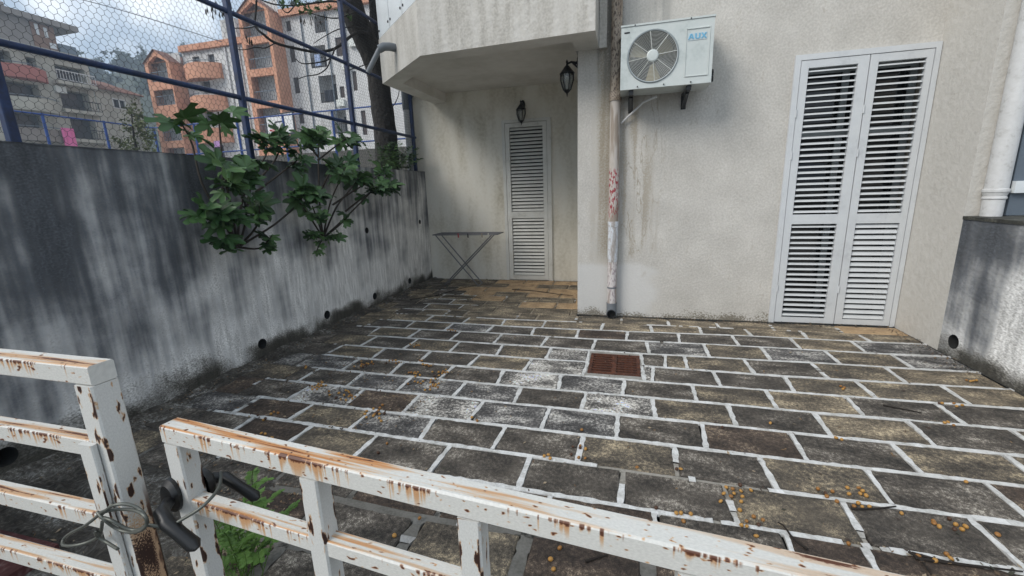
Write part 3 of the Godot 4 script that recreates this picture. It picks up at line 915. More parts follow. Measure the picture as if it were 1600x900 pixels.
func build_retaining_wall() -> void:
	var z0 := 0.3
	var z1 := -5.815
	var t := thing("retaining_wall", "tall grey concrete retaining wall streaked with black algae, left of the courtyard", "wall", Vector3(LEFT_X - 0.1, 0, -2.8))
	var mb := MB.new()
	var holes := []
	for q in [[-1.122, 0.11, 0.045], [-2.631, 0.12, 0.042], [-3.421, 0.13, 0.042], [-4.255, 0.11, 0.04], [-5.104, 0.11, 0.04], [-4.237, 0.868, 0.034], [-5.536, 0.862, 0.03]]:
		holes.append([z0 - q[0], q[1], q[2]])
	holed_face(mb, Vector3(LEFT_X, 0, z0), Vector3(0, 0, -1), Vector3.UP, z0 - z1, 1.55, holes)
	part(t, "wall_face", mb, M.retain)
	var core := MB.new()
	core.quad(Vector3(LEFT_X - 0.25, 0, z1), Vector3(LEFT_X - 0.25, 0, z0), Vector3(LEFT_X - 0.25, 1.55, z0), Vector3(LEFT_X - 0.25, 1.55, z1))
	core.quad(Vector3(LEFT_X - 0.25, 0, z0), Vector3(LEFT_X, 0, z0), Vector3(LEFT_X, 1.55, z0), Vector3(LEFT_X - 0.25, 1.55, z0))
	core.quad(Vector3(LEFT_X, 0, z1), Vector3(LEFT_X - 0.25, 0, z1), Vector3(LEFT_X - 0.25, 1.55, z1), Vector3(LEFT_X, 1.55, z1))
	part(t, "wall_core", core, M.moss_cap)
	var nz := FastNoiseLite.new()
	nz.seed = 5
	nz.frequency = 2.0
	var cap := sheet(LEFT_X - 0.25, LEFT_X + 0.004, z0, z1, 4, 90, func(x, z):
		return 1.55 + nz.get_noise_2d(x * 3.0, z * 4.0) * 0.014 - 0.004)
	part(t, "wall_top", cap, M.moss_cap)
	for q in holes:
		var hb := MB.new()
		var c := Vector3(LEFT_X, q[1], z0 - q[0])
		var b := Basis(Vector3(0, 0, 1), Vector3(1, 0, 0), Vector3(0, 1, 0))
		hb.lathe(c, [[q[2], -0.16], [q[2], 0.002]], 16, b)
		hb.lathe(c, [[0.0, -0.16], [q[2], -0.16]], 16, b)
		part(t, "weep_hole", hb, M.hole)

func build_low_wall() -> void:
	var t := thing("garden_wall", "low stained concrete wall on the right, running out from the house corner", "wall", Vector3(RIGHT_X + 0.1, 0, -2.5))
	var mb := MB.new()
	var z1 := -3.66
	var z0 := 0.3
	# seen from the court: the face looks to -x
	holed_face(mb, Vector3(RIGHT_X, 0, z1), Vector3(0, 0, 1), Vector3.UP, z0 - z1, 0.965, [[0.075 + 0.06, 0.115, 0.05]])
	part(t, "wall_face", mb, M.lowwall)
	var core := MB.new()
	core.quad(Vector3(RIGHT_X, 0, z0), Vector3(RIGHT_X + 0.22, 0, z0), Vector3(RIGHT_X + 0.22, 0.965, z0), Vector3(RIGHT_X, 0.965, z0))
	core.quad(Vector3(RIGHT_X + 0.22, 0, z0), Vector3(RIGHT_X + 0.22, 0, z1), Vector3(RIGHT_X + 0.22, 0.965, z1), Vector3(RIGHT_X + 0.22, 0.965, z0))
	part(t, "wall_core", core, M.moss_cap)
	var cap := MB.new()
	cap.span(Vector3(RIGHT_X - 0.006, 0.953, z1 + 0.002), Vector3(RIGHT_X + 0.24, 0.975, z0))
	part(t, "wall_top", cap, M.moss_cap)
	var hb := MB.new()
	var b := Basis(Vector3(0, 0, -1), Vector3(-1, 0, 0), Vector3(0, 1, 0))
	var c := Vector3(RIGHT_X, 0.115, z1 + 0.135)
	hb.lathe(c, [[0.05, -0.16], [0.05, 0.002]], 16, b)
	hb.lathe(c, [[0.0, -0.16], [0.05, -0.16]], 16, b)
	part(t, "weep_hole", hb, M.hole)


# ------------------------------------------------------------------ the house
func shutter_leaf(parent: Node, x0: float, x1: float, y1: float, lx0: float, lx1: float, z: float, fields: Array, m: Material, label := "") -> void:
	var f := MB.new()
	var th := 0.034
	var zc := z
	f.span(Vector3(x0, 0.012, zc - th), Vector3(lx0, y1, zc))
	f.span(Vector3(lx1, 0.012, zc - th), Vector3(x1, y1, zc))
	# rails between the louvre fields, butted against the stiles
	var edges := [0.012]
	for q in fields:
		edges.append(q[0]); edges.append(q[1])
	edges.append(y1)
	for i in range(0, edges.size(), 2):
		f.span(Vector3(lx0, edges[i], zc - th + 0.001), Vector3(lx1, edges[i + 1], zc - 0.001))
	var leaf := part(parent, "shutter_leaf", f, m, label)
	for q in fields:
		var n: int = q[2]
		var tilt: float = deg_to_rad(q[3])
		var pitch: float = (q[1] - q[0]) / n
		var wide := 0.036
		var sm := MB.new()
		var dv := Vector3(0, sin(tilt), -cos(tilt)) * wide * 0.5    # inner edge up, outer edge down
		var nv := Vector3(0, cos(tilt), sin(tilt)) * 0.0035
		var a := Vector3(-(lx1 - lx0) * 0.5 + 0.004, 0, 0)
		var b := -a
		# shallow lens section: inner edge, crown, outer edge, belly
		var sec := [dv, nv, -dv, -nv]
		for k in 4:
			var p: Vector3 = sec[k]
			var r: Vector3 = sec[(k + 1) % 4]
			sm.quad(a + p, a + r, b + r, b + p)
		sm.quad(a + sec[3], a + sec[2], a + sec[1], a + sec[0])
		sm.quad(b + sec[0], b + sec[1], b + sec[2], b + sec[3])
		var mesh := sm.mesh()
		for i in n:
			var o := part(leaf, "slat", mesh, m)
			o.position += Vector3((lx0 + lx1) * 0.5, q[0] + pitch * (i + 0.5) + rng.randf_range(-0.0008, 0.0008), zc - th * 0.5)
			o.rotation_degrees = Vector3(rng.randfn() * 2.2, 0, rng.randfn() * 0.12)
	for y in [0.32, 1.45, 1.78]:
		if y1 < 1.0: continue
		var hb := MB.new()
		hb.tube([Vector3(x0 - 0.002, y - 0.03, zc + 0.004), Vector3(x0 - 0.002, y + 0.03, zc + 0.004)], 0.006, 8)
		part(leaf, "hinge", hb, m)

func build_house() -> void:
	rng.seed = 2024
	var h := thing("house", "off-white rendered house with a porch, balcony and white louvred shutters", "house", Vector3(0.9, 0, -5.5))
	var X0 := -0.455
	var w := MB.new()
	w.panel(Vector3(X0, 0, FACE_Z), Vector3.RIGHT, Vector3.UP, RIGHT_X - X0, 3.3, [[1.312 - X0, 0.0, 2.198 - X0, 2.185]], 0.22)
	part(h, "front_wall", w, M.facade)
	# rounded arris of the porch corner and the porch side
	var ps := MB.new()
	ps.panel(Vector3(X0, 0, BACK_Z), Vector3(0, 0, 1), Vector3.UP, FACE_Z - BACK_Z, SOFFIT + 0.2, [], 0.0)
	part(h, "porch_side_wall", ps, M.aged)
	var bw := MB.new()
	bw.panel(Vector3(-3.013, 0, BACK_Z), Vector3.RIGHT, Vector3.UP, X0 + 3.013, 3.3, [[3.013 - 1.598, 0.0, 3.013 - 0.985, 2.125]], 0.2)
	bw.quad(Vector3(-3.013, 0, -11), Vector3(-3.013, 0, BACK_Z), Vector3(-3.013, 6.2, BACK_Z), Vector3(-3.013, 6.2, -11))
	part(h, "porch_back_wall", bw, M.aged)
	var rw := MB.new()
	rw.panel(Vector3(RIGHT_X, 0, FACE_Z), Vector3(0, 0, 1), Vector3.UP, 0.56, 6.2, [], 0.0)
	rw.panel(Vector3(RIGHT_X, 0, FACE_Z + 0.56), Vector3.RIGHT, Vector3.UP, 2.6, 6.2, [], 0.0)
	part(h, "return_wall", rw, M.stucco)
	var up := MB.new()
	up.panel(Vector3(X0, 3.3, FACE_Z), Vector3.RIGHT, Vector3.UP, RIGHT_X - X0, 2.9, [], 0.0)
	up.panel(Vector3(-3.013, 3.3, BACK_Z), Vector3.RIGHT, Vector3.UP, X0 + 3.013, 2.9, [], 0.0)
	up.panel(Vector3(X0, 2.64, BACK_Z), Vector3(0, 0, 1), Vector3.UP, FACE_Z - BACK_Z, 3.56, [], 0.0)
	part(h, "upper_wall", up, M.stucco)
	var roof := MB.new()
	roof.span(Vector3(-3.2, 6.2, -11), Vector3(4.83, 6.4, FACE_Z + 0.62))
	part(h, "roof", roof, M.soffit)
	# a strip of wall standing a little proud above the post
	var strip := MB.new()
	strip.span(Vector3(-0.264, 2.428, FACE_Z + 0.002), Vector3(-0.20, 6.2, FACE_Z + 0.05))
	part(h, "wall_strip", strip, M.parapet)
	# balcony: slab edge, soffit with a dropped rim, white panels above
	var P := [Vector3(-0.268, 0, -3.745), Vector3(-1.80, 0, -3.835), Vector3(-2.625, 0, -4.585), Vector3(-2.585, 0, BACK_Z)]
	var Q := [Vector3(-0.47, 0, -3.95), Vector3(-1.73, 0, -4.03), Vector3(-2.42, 0, -4.66), Vector3(-2.40, 0, BACK_Z)]
	var lo := Vector3(0, SOFFIT, 0)
	var hi := Vector3(0, 2.875, 0)
	var edge := MB.new()
	for i in 3: edge.quad(P[i + 1] + lo, P[i] + lo, P[i] + hi, P[i + 1] + hi)
	edge.quad(P[0] + lo, Vector3(-0.268, SOFFIT, FACE_Z), Vector3(-0.268, 2.875, FACE_Z), P[0] + hi)
	var slab := part(h, "balcony", edge, M.parapet)
	var sf := MB.new()
	var ce := Vector3(0, SOFFIT + 0.115, 0)
	for i in 3:
		sf.quad(Q[i + 1] + lo, Q[i] + lo, P[i] + lo, P[i + 1] + lo)
		sf.quad(Q[i] + lo, Q[i + 1] + lo, Q[i + 1] + ce, Q[i] + ce)
	sf.quad(Vector3(-0.47, SOFFIT, FACE_Z), Vector3(-0.268, SOFFIT, FACE_Z), P[0] + lo, Q[0] + lo)
	sf.quad(Vector3(-0.47, SOFFIT, BACK_Z), Vector3(-0.47, SOFFIT, FACE_Z + 0.27), Vector3(-0.47, ce.y, FACE_Z + 0.27), Vector3(-0.47, ce.y, BACK_Z))
	var cc := Vector3(-0.47, ce.y, BACK_Z)
	sf.tri(cc, Q[0] + ce, Q[1] + ce); sf.tri(cc, Q[1] + ce, Q[2] + ce); sf.tri(cc, Q[2] + ce, Q[3] + ce)
	part(slab, "soffit", sf, M.soffit)
	var fl := MB.new()
	var fc := Vector3(-0.45, 2.875, BACK_Z)
	for i in 3: fl.tri(fc, P[i] + hi, P[i + 1] + hi)
	part(slab, "balcony_floor", fl, M.soffit)
	for i in 2:
		var a: Vector3 = P[i]
		var b: Vector3 = P[i + 1]
		var d := (b - a).normalized()
		var out := Vector3.UP.cross(d).normalized() * -1.0
		var L := (b - a).length()
		var n := 4 if i == 0 else 3
		for k in n:
			var pm := MB.new()
			var c := a + d * (L * (k + 0.5) / n) - out * -0.012
			var ba := Basis(d, Vector3.UP, d.cross(Vector3.UP))
			pm.box(c + Vector3(0, 2.885 + 0.5, 0), Vector3(L / n - 0.012, 1.0, 0.012), ba)
			var pn := part(slab, "parapet_panel", pm, M.panel_white)
			for s in [-0.4, 0.4]:
				var bm := MB.new()
				bm.lathe(c + d * (L / n * s) + Vector3(0, 2.95, 0), [[0.012, -0.012], [0.012, 0.012], [0.0, 0.014]], 8, Basis(d, d.cross(Vector3.UP), Vector3.DOWN))
				part(slab, "panel_bolt", bm, M.black_plastic)
	# double shutters of the front door
	var zf := FACE_Z + 0.022
	var fr := MB.new()
	fr.span(Vector3(1.273, 0.004, FACE_Z - 0.05), Vector3(1.314, 2.178, zf + 0.004))
	fr.span(Vector3(2.196, 0.004, FACE_Z - 0.05), Vector3(2.230, 2.178, zf + 0.004))
	fr.span(Vector3(1.273, 2.178, FACE_Z - 0.05), Vector3(2.230, 2.219, zf + 0.004))
	var dr := part(h, "front_door_frame", fr, M.shutter)
	shutter_leaf(h, 1.318, 1.782, 2.174, 1.373, 1.710, zf, [[0.057, 0.886, 18, 26], [0.966, 2.118, 25, 30]], M.shutter, "left leaf of the wide white shutters, slats open")
	shutter_leaf(h, 1.788, 2.192, 2.174, 1.843, 2.150, zf, [[0.057, 0.886, 18, 52], [0.966, 2.118, 25, 30]], M.shutter, "right leaf of the wide white shutters, lower slats nearly shut")
	var gl := MB.new()
	gl.quad(Vector3(1.30, 0.0, FACE_Z - 0.16), Vector3(2.21, 0.0, FACE_Z - 0.16), Vector3(2.21, 2.19, FACE_Z - 0.16), Vector3(1.30, 2.19, FACE_Z - 0.16))
	part(h, "glass_door", gl, M.glass)
	var gf := MB.new()
	for x in [1.32, 1.68, 1.78, 2.14]: gf.span(Vector3(x, 0.0, FACE_Z - 0.155), Vector3(x + 0.045, 2.18, FACE_Z - 0.135))
	for y in [0.04, 1.60, 2.10]: gf.span(Vector3(1.365, y, FACE_Z - 0.154), Vector3(2.14, y + 0.06, FACE_Z - 0.136))
	part(h, "glass_door_frame", gf, M.ac_rim)
	# single shutter at the back of the porch
	var zb := BACK_Z + 0.02
	var f2 := MB.new()
	f2.span(Vector3(-1.628, 0.004, BACK_Z - 0.04), Vector3(-1.588, 2.112, zb + 0.004))
	f2.span(Vector3(-1.022, 0.004, BACK_Z - 0.04), Vector3(-0.968, 2.112, zb + 0.004))
	f2.span(Vector3(-1.628, 2.112, BACK_Z - 0.04), Vector3(-0.968, 2.150, zb + 0.004))
	part(h, "porch_door_frame", f2, M.shutter_old)
	shutter_leaf(h, -1.584, -1.026, 2.108, -1.527, -1.080, zb, [[0.072, 0.872, 17, 58], [0.959, 2.055, 24, 60]], M.shutter_old, "narrow closed louvred shutter at the back of the porch")
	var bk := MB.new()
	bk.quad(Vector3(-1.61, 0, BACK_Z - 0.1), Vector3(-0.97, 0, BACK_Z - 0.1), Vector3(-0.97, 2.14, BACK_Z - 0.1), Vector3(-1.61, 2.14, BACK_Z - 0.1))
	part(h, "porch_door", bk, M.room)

func build_air_conditioner() -> void:
	var x0 := -0.074
	var x1 := 0.608
	var y0 := 2.012
	var y1 := 2.470
	var zf := FACE_Z + 0.35
	var zb := FACE_Z + 0.07
	var t := thing("air_conditioner", "white outdoor air conditioner unit with round fan grille fixed to the house wall", "air conditioner", Vector3(0.27, y0, FACE_Z + 0.2))
	var c := MB.new()
	var fan := Vector3(0.168, 2.241, zf)
	var R := 0.184
	var uvf := func(u: float, v: float) -> Vector2: return Vector2(u, v)
	ring_rect(c, Vector3(0, 0, zf), Vector3.RIGHT, Vector3.UP, x0, y0, 0.40, y1, fan.x, fan.y, R, 32, uvf)
	c.quad(Vector3(0.40, y0, zf), Vector3(x1, y0, zf), Vector3(x1, y1, zf), Vector3(0.40, y1, zf))
	c.quad(Vector3(x0, y0, zb), Vector3(x0, y0, zf), Vector3(x0, y1, zf), Vector3(x0, y1, zb))
	c.quad(Vector3(x1, y0, zf), Vector3(x1, y0, zb), Vector3(x1, y1, zb), Vector3(x1, y1, zf))
	c.quad(Vector3(x0, y0, zb), Vector3(x1, y0, zb), Vector3(x1, y0, zf), Vector3(x0, y0, zf))
	c.quad(Vector3(x1, y0, zb), Vector3(x0, y0, zb), Vector3(x0, y1, zb), Vector3(x1, y1, zb))
	part(t, "casing", c, M.ac_white)
	var lid := MB.new()
	lid.span(Vector3(x0 - 0.004, y1 + 0.001, zb - 0.004), Vector3(x1 + 0.006, y1 + 0.014, zf + 0.006))
	part(t, "lid", lid, M.ac_white)
	var cav := MB.new()
	var bz := Basis(Vector3(1, 0, 0), Vector3(0, 0, 1), Vector3(0, -1, 0))
	cav.lathe(fan, [[0.0, -0.13], [R, -0.13], [R, 0.0]], 32, bz)
	part(t, "fan_cavity", cav, M.ac_dark)
	for k in 3:
		var bl := MB.new()
		for i in 8:
			var a0 := TAU * k / 3.0 + i * 0.085 + 0.25
			var a1 := a0 + 0.085
			var za := -0.085 + i * 0.006
			var p := func(a: float, r: float, dz: float) -> Vector3: return fan + Vector3(cos(a) * r, sin(a) * r, dz)
			bl.quad(p.call(a0, 0.045, za), p.call(a0, 0.168, za), p.call(a1, 0.172, za + 0.006), p.call(a1, 0.045, za + 0.006))
		part(t, "fan_blade", bl, M.ac_blade)
	var gr := MB.new()
	for i in 15:
		var r := 0.052 + i * 0.0093
		var sg := 36
		for k in sg:
			var a := TAU * k / sg
			var b := TAU * (k + 1) / sg
			var bulge := 0.012 * (1.0 - (r / R) * (r / R)) + 0.004
			gr.wire(fan + Vector3(cos(a) * r, sin(a) * r, bulge), fan + Vector3(cos(b) * r, sin(b) * r, bulge), 0.0019)
	for k in 8:
		var a := TAU * k / 8 + 0.12
		gr.wire(fan + Vector3(cos(a) * 0.04, sin(a) * 0.04, 0.018), fan + Vector3(cos(a) * R, sin(a) * R, 0.005), 0.003)
	part(t, "fan_grille", gr, M.ac_grille)
	var rim := MB.new()
	rim.lathe(fan, [[R - 0.002, 0.0], [R - 0.001, 0.008], [R + 0.006, 0.010], [R + 0.012, 0.002], [R + 0.012, 0.0]], 40, bz)
	part(t, "grille_rim", rim, M.ac_rim)
	var hub := MB.new()
	hub.lathe(fan, [[0.046, 0.012], [0.045, 0.022], [0.036, 0.027], [0.0, 0.029]], 24, bz)
	part(t, "hub_cap", hub, M.ac_white)
	# raised panel on the right with the badge
	var pn := MB.new()
	var pz := zf + 0.005
	pn.bar(Vector3(0.418, 2.405, zf + 0.002), Vector3(0.575, 2.405, zf + 0.002), 0.008, 0.010, Vector3.UP, 0.002)
	pn.bar(Vector3(0.418, 2.070, zf + 0.002), Vector3(0.575, 2.070, zf + 0.002), 0.008, 0.008, Vector3.UP, 0.002)
	pn.bar(Vector3(0.413, 2.066, zf + 0.0015), Vector3(0.413, 2.409, zf + 0.0015), 0.006, 0.006, Vector3.BACK, 0.002)
	pn.bar(Vector3(0.580, 2.066, zf + 0.0015), Vector3(0.580, 2.409, zf + 0.0015), 0.006, 0.006, Vector3.BACK, 0.002)
	part(t, "service_panel", pn, M.ac_white)
	var bd := MB.new()
	bd.span(Vector3(0.424, 2.322, zf + 0.0005), Vector3(0.558, 2.374, zf + 0.003))
	part(t, "badge", bd, M.logo_back)
	var tm := TextMesh.new()
	tm.text = "AUX"
	var fnt := SystemFont.new()
	fnt.font_names = PackedStringArray(["Droid Sans"])
	fnt.font_weight = 800
	fnt.font_italic = true
	tm.font = fnt
	tm.font_size = 32
	tm.pixel_size = 0.00165
	tm.depth = 0.002
	var tn := MeshInstance3D.new()
	tn.mesh = tm
	tn.material_override = M.logo_blue
	tn.name = "badge_lettering"
	t.add_child(tn, true)
	tn.scale = Vector3(1.25, 1.0, 1.0)
	tn.position = Vector3(0.491, 2.348, zf + 0.0050) - t.position
	var slot := MB.new()
	slot.span(Vector3(-0.050, 2.424, zf + 0.0005), Vector3(-0.008, 2.434, zf + 0.003))
	part(t, "handle_slot", slot, M.black_plastic)
	for q in [[0.03, y1 + 0.006], [0.44, y1 + 0.006], [0.06, y0 + 0.016], [0.26, y0 + 0.016], [0.46, y0 + 0.016]]:
		var sc := MB.new()
		sc.lathe(Vector3(q[0], q[1], zf + 0.006), [[0.005, -0.006], [0.005, 0.003], [0.0, 0.004]], 8, bz)
		part(t, "screw", sc, M.black_plastic)
	for q in [[x1, 2.11, 0.02], [x1, 2.065, 0.026]]:
		var vv := MB.new()
		vv.tube([Vector3(x1, q[1], zf - 0.07), Vector3(x1 + 0.022, q[1], zf - 0.07)], 0.012, 10)
		vv.tube([Vector3(x1 + 0.018, q[1], zf - 0.07), Vector3(x1 + 0.018, q[1] - 0.035, zf - 0.07)], 0.008, 8)
		part(t, "valve", vv, M.black_plastic)
	for x in [0.012, 0.452]:
		var bk := MB.new()
		bk.bar(Vector3(x, y0 - 0.02, FACE_Z), Vector3(x, y0 - 0.02, zf - 0.02), 0.035, 0.036, Vector3.UP, 0.003)
		bk.bar(Vector3(x, y0 - 0.115, FACE_Z + 0.004), Vector3(x, y0 - 0.038, zf - 0.11), 0.03, 0.02, Vector3.UP, 0.003)
		bk.span(Vector3(x - 0.02, y0 - 0.13, FACE_Z), Vector3(x + 0.02, y0 - 0.002, FACE_Z + 0.006))
		part(t, "bracket", bk, M.black_plastic)
	var hose := MB.new()
	hose.tube([on_z(1026, 151, FACE_Z + 0.2), on_z(1005, 160, FACE_Z + 0.12), on_z(988, 176, FACE_Z + 0.05), on_z(970, 193, FACE_Z + 0.03)], 0.009, 8)
	part(t, "drain_hose", hose, M.metal_white)

func lantern(label: String, c: Vector3, plate: Vector3, k: float) -> void:
	# c is the middle of the eave ring; plate the point on the wall
	var t := thing("wall_lantern", label, "lantern", plate)
	var body := MB.new()
	body.lathe(c, [[0.068 * k, -0.006 * k], [0.070 * k, 0.004 * k], [0.048 * k, 0.028 * k], [0.022 * k, 0.062 * k], [0.010 * k, 0.072 * k], [0.008 * k, 0.092 * k], [0.013 * k, 0.098 * k], [0.006 * k, 0.112 * k], [0.0, 0.122 * k]], 6)
	part(t, "lantern_roof", body, M.iron)
	var gl := MB.new()
	gl.lathe(c, [[0.030 * k, -0.142 * k], [0.056 * k, -0.06 * k], [0.056 * k, -0.008 * k]], 6)
	part(t, "lantern_glass", gl, M.lamp_glass)
	for i in 6:
		var a := TAU * i / 6.0
		var d := Vector3(cos(a), 0, -sin(a)) * k
		var rb := MB.new()
		rb.tube([c + d * 0.060 + Vector3(0, -0.004, 0) * k, c + d * 0.060 + Vector3(0, -0.06, 0) * k, c + d * 0.034 + Vector3(0, -0.143, 0) * k], 0.0052 * k, 6)
		part(t, "lantern_rib", rb, M.iron)
	var bt := MB.new()
	bt.lathe(c, [[0.0, -0.205 * k], [0.005 * k, -0.19 * k], [0.008 * k, -0.172 * k], [0.024 * k, -0.158 * k], [0.036 * k, -0.142 * k], [0.0, -0.138 * k]], 6)
	part(t, "lantern_base", bt, M.iron)
	var bulb := MB.new()
	bulb.lathe(c, [[0.010 * k, -0.135 * k], [0.012 * k, -0.09 * k], [0.02 * k, -0.06 * k], [0.014 * k, -0.03 * k], [0.0, -0.02 * k]], 10)
	part(t, "bulb", bulb, M.curtain)
	var arm := MB.new()
	var top := c + Vector3(0, 0.082 * k, 0)
	arm.tube([top, top.lerp(plate, 0.35) + Vector3(0, 0.012, 0), top.lerp(plate, 0.75) + Vector3(0, -0.002, 0), plate], [0.009 * k, 0.010 * k, 0.013 * k, 0.02 * k], 8)
	arm.tube([top.lerp(plate, 0.5) + Vector3(0, 0.0, 0), top.lerp(plate, 0.8) + Vector3(0, -0.03 * k, 0), plate + Vector3(0, -0.05 * k, 0)], 0.008 * k, 8)
	part(t, "lantern_arm", arm, M.iron)
	var pl := MB.new()
	var out := (Vector3(c.x, 0, c.z) - Vector3(plate.x, 0, plate.z)).normalized()
	pl.lathe(plate - out * 0.002, [[0.045 * k, 0.0], [0.045 * k, 0.010], [0.028 * k, 0.018], [0.0, 0.02]], 14, Basis(out.cross(Vector3.UP) * -1.0, out, Vector3.UP).scaled_local(Vector3(0.6, 1, 1.25)))
	part(t, "wall_plate", pl, M.iron)

func build_pipes() -> void:
	var z := FACE_Z + 0.058
	var x := -0.118
	var t := thing("downpipe", "patched plastic downpipe with flaking red paint on the house wall beside the porch post", "downpipe", Vector3(x, 0, z))
	var seg := func(y0: float, y1: float, r: float, m: Material, called: String, vs: float):
		var mb := MB.new()
		mb.tube([Vector3(x, y0, z), Vector3(x, y1, z)], r, 20, true, vs)
		part(t, called, mb, m)
	seg.call(2.03, 6.2, 0.046, M.pipe_old, "upper_pipe", 0.6)
	seg.call(1.985, 2.06, 0.052, M.pipe_old, "pipe_socket", 3.0)
	seg.call(0.92, 1.99, 0.044, M.pipe_red, "painted_pipe", 0.93)
	seg.call(0.885, 0.935, 0.050, M.pipe_white, "pipe_socket", 3.0)
	seg.call(0.555, 0.89, 0.047, M.pipe_white, "white_pipe", 2.0)
	seg.call(0.13, 0.56, 0.043, M.pipe_low, "lower_pipe", 2.0)
	seg.call(0.295, 0.31, 0.0445, M.pipe_grey, "pipe_band", 2.0)
	var el := MB.new()
	el.tube([Vector3(x, 0.15, z), Vector3(x, 0.075, z), Vector3(x, 0.058, z + 0.012), Vector3(x, 0.05, z + 0.03), Vector3(x, 0.047, z + 0.055)], [0.049, 0.049, 0.049, 0.048, 0.048], 20, false)
	el.tube([Vector3(x, 0.047, z + 0.055), Vector3(x, 0.047, z + 0.056)], [0.048, 0.040], 20, false)
	var elbow := part(t, "elbow", el, M.pipe_grey)
	var mouth := MB.new()
	mouth.lathe(Vector3(x, 0.047, z + 0.055), [[0.0, -0.04], [0.040, -0.04], [0.040, 0.001]], 20, Basis(Vector3(1, 0, 0), Vector3(0, 0, 1), Vector3(0, -1, 0)))
	part(elbow, "pipe_mouth", mouth, M.hole)
	# right-hand pipe standing on the low wall
	var rx := 2.345
	var rz := -3.605
	var r := thing("downpipe", "thick white downpipe standing on the end of the low right wall", "downpipe", Vector3(rx, 0.975, rz))
	var a := MB.new()
	a.tube([Vector3(rx, 1.13, rz), Vector3(rx, 6.1, rz)], 0.058, 20)
	part(r, "pipe", a, M.pipe_right)
	var b := MB.new()
	b.lathe(Vector3(rx, 0, rz), [[0.054, 0.976], [0.054, 1.085], [0.060, 1.09], [0.060, 1.10], [0.054, 1.105], [0.062, 1.13], [0.066, 1.135], [0.066, 1.15], [0.058, 1.155]], 20)
	part(r, "pipe_socket", b, M.pipe_right)
	# pipe at the far corner of the porch
	var q0 := on_z(643, 262, BACK_Z + 0.06)
	var q1 := on_z(637, 150, BACK_Z + 0.06)
	var l := thing("downpipe", "pale downpipe at the far left corner of the porch back wall", "downpipe", Vector3(q0.x, 1.5, q0.z))
	var c := MB.new()
	c.tube([Vector3(q0.x, 1.40, q0.z), Vector3(q0.x, q1.y - 0.05, q0.z)], 0.05, 16)
	part(l, "pipe", c, M.pipe_right)
	var d := MB.new()
	d.tube([Vector3(q0.x, q1.y - 0.18, q0.z), Vector3(q0.x, q1.y + 0.45, q0.z)], 0.058, 16)
	d.tube([Vector3(q0.x, q1.y - 0.08, q0.z), Vector3(q0.x + 0.13, q1.y + 0.03, q0.z + 0.01), Vector3(q0.x + 0.36, q1.y + 0.04, q0.z + 0.02)], 0.03, 10)
	part(l, "pipe_branch", d, M.pipe_grey)
	# spout of the balcony
	var sp := thing("drain_spout", "grey bent drain spout sticking out of the balcony edge", "drain spout", on_z(622, 75, -4.33))
	var e := MB.new()
	var w0 := Vector3(-2.27, 2.665, -4.262)
	e.tube([w0 + Vector3(0.04, 0, -0.03), w0 + Vector3(-0.02, 0.0, 0.06), w0 + Vector3(-0.06, -0.006, 0.10), w0 + Vector3(-0.105, -0.03, 0.12)], 0.038, 14)
	part(sp, "spout_elbow", e, M.pipe_grey)
	var g := MB.new()
	g.tube([w0 + Vector3(-0.10, -0.028, 0.12), w0 + Vector3(-0.17, -0.14, 0.14), w0 + Vector3(-0.235, -0.235, 0.15)], 0.024, 12)
	part(sp, "spout_tube", g, M.pipe_grey)

func build_rack() -> void:
	var A := on_z(677, 367, -5.38)
	var y := A.y
	var x0 := A.x
	var x1 := on_z(767, 365, -5.38).x
	var t := thing("drying_rack", "folding metal clothes drying rack standing in the porch corner", "drying rack", Vector3((x0 + x1) * 0.5, 0, -5.5))
	var zf := -5.36
	var zb := -5.66
	var fr := MB.new()
	var B0 := Vector3(x0, y, zf)
	var B1 := Vector3(x1 + 0.09, y, zf)
	var B2 := Vector3(x1 + 0.09, y, zb)
	var B3 := Vector3(x0, y, zb)
	fr.tube([B0, B1], 0.007, 8); fr.tube([B1, B2], 0.007, 8); fr.tube([B2, B3], 0.007, 8); fr.tube([B3, B0], 0.007, 8)
	part(t, "top_frame", fr, M.rack)
	for i in 6:
		var w := MB.new()
		var zz := lerpf(zf, zb, (i + 1) / 7.0)
		w.tube([Vector3(x0, y, zz), Vector3(x1 + 0.09, y, zz)], 0.0025, 6)
		part(t, "drying_wire", w, M.rack)
	var fl := on_y(696, 444, 0.01)
	var frr := on_y(749, 445, 0.01)
	for k in 2:
		var za := zf - 0.03 if k == 0 else zb + 0.10
		var lg := MB.new()
		lg.tube([Vector3(x0 + 0.03, y - 0.01, za), Vector3(frr.x, 0.008, za + 0.03)], 0.0085, 8)
		part(t, "leg", lg, M.rack)
		var l2 := MB.new()
		l2.tube([Vector3(x1 + 0.0, y - 0.01, za - 0.012), Vector3(fl.x, 0.008, za + 0.02)], 0.0085, 8)
		part(t, "leg", l2, M.rack)
	for q in [frr.x, fl.x]:
		var f := MB.new()
		f.tube([Vector3(q, 0.0085, zf + 0.0), Vector3(q, 0.0085, zb + 0.13)], 0.0085, 8)
		part(t, "foot_bar", f, M.rack)
	var cols := [Color(0.6, 0.12, 0.15), Color(0.55, 0.5, 0.42), Color(0.75, 0.74, 0.7), Color(0.1, 0.1, 0.12)]
	var px := [716, 753, 763, 731]
	for i in 4:
		var c := on_z(px[i], 366, zf)
		var p := MB.new()
		p.span(Vector3(c.x - 0.006, y - 0.035, zf - 0.008), Vector3(c.x + 0.006, y + 0.018, zf + 0.010))
		p.span(Vector3(c.x - 0.005, y - 0.040, zf - 0.013), Vector3(c.x + 0.005, y - 0.004, zf - 0.009))
		var o := part(self, "clothes_peg", p, mat(cols[i], 0.6))
		tag(o, ["red clothes peg on the drying rack", "beige clothes peg on the drying rack", "white clothes peg on the drying rack", "black clothes peg on the drying rack"][i], "clothes peg", "pegs on the drying rack")

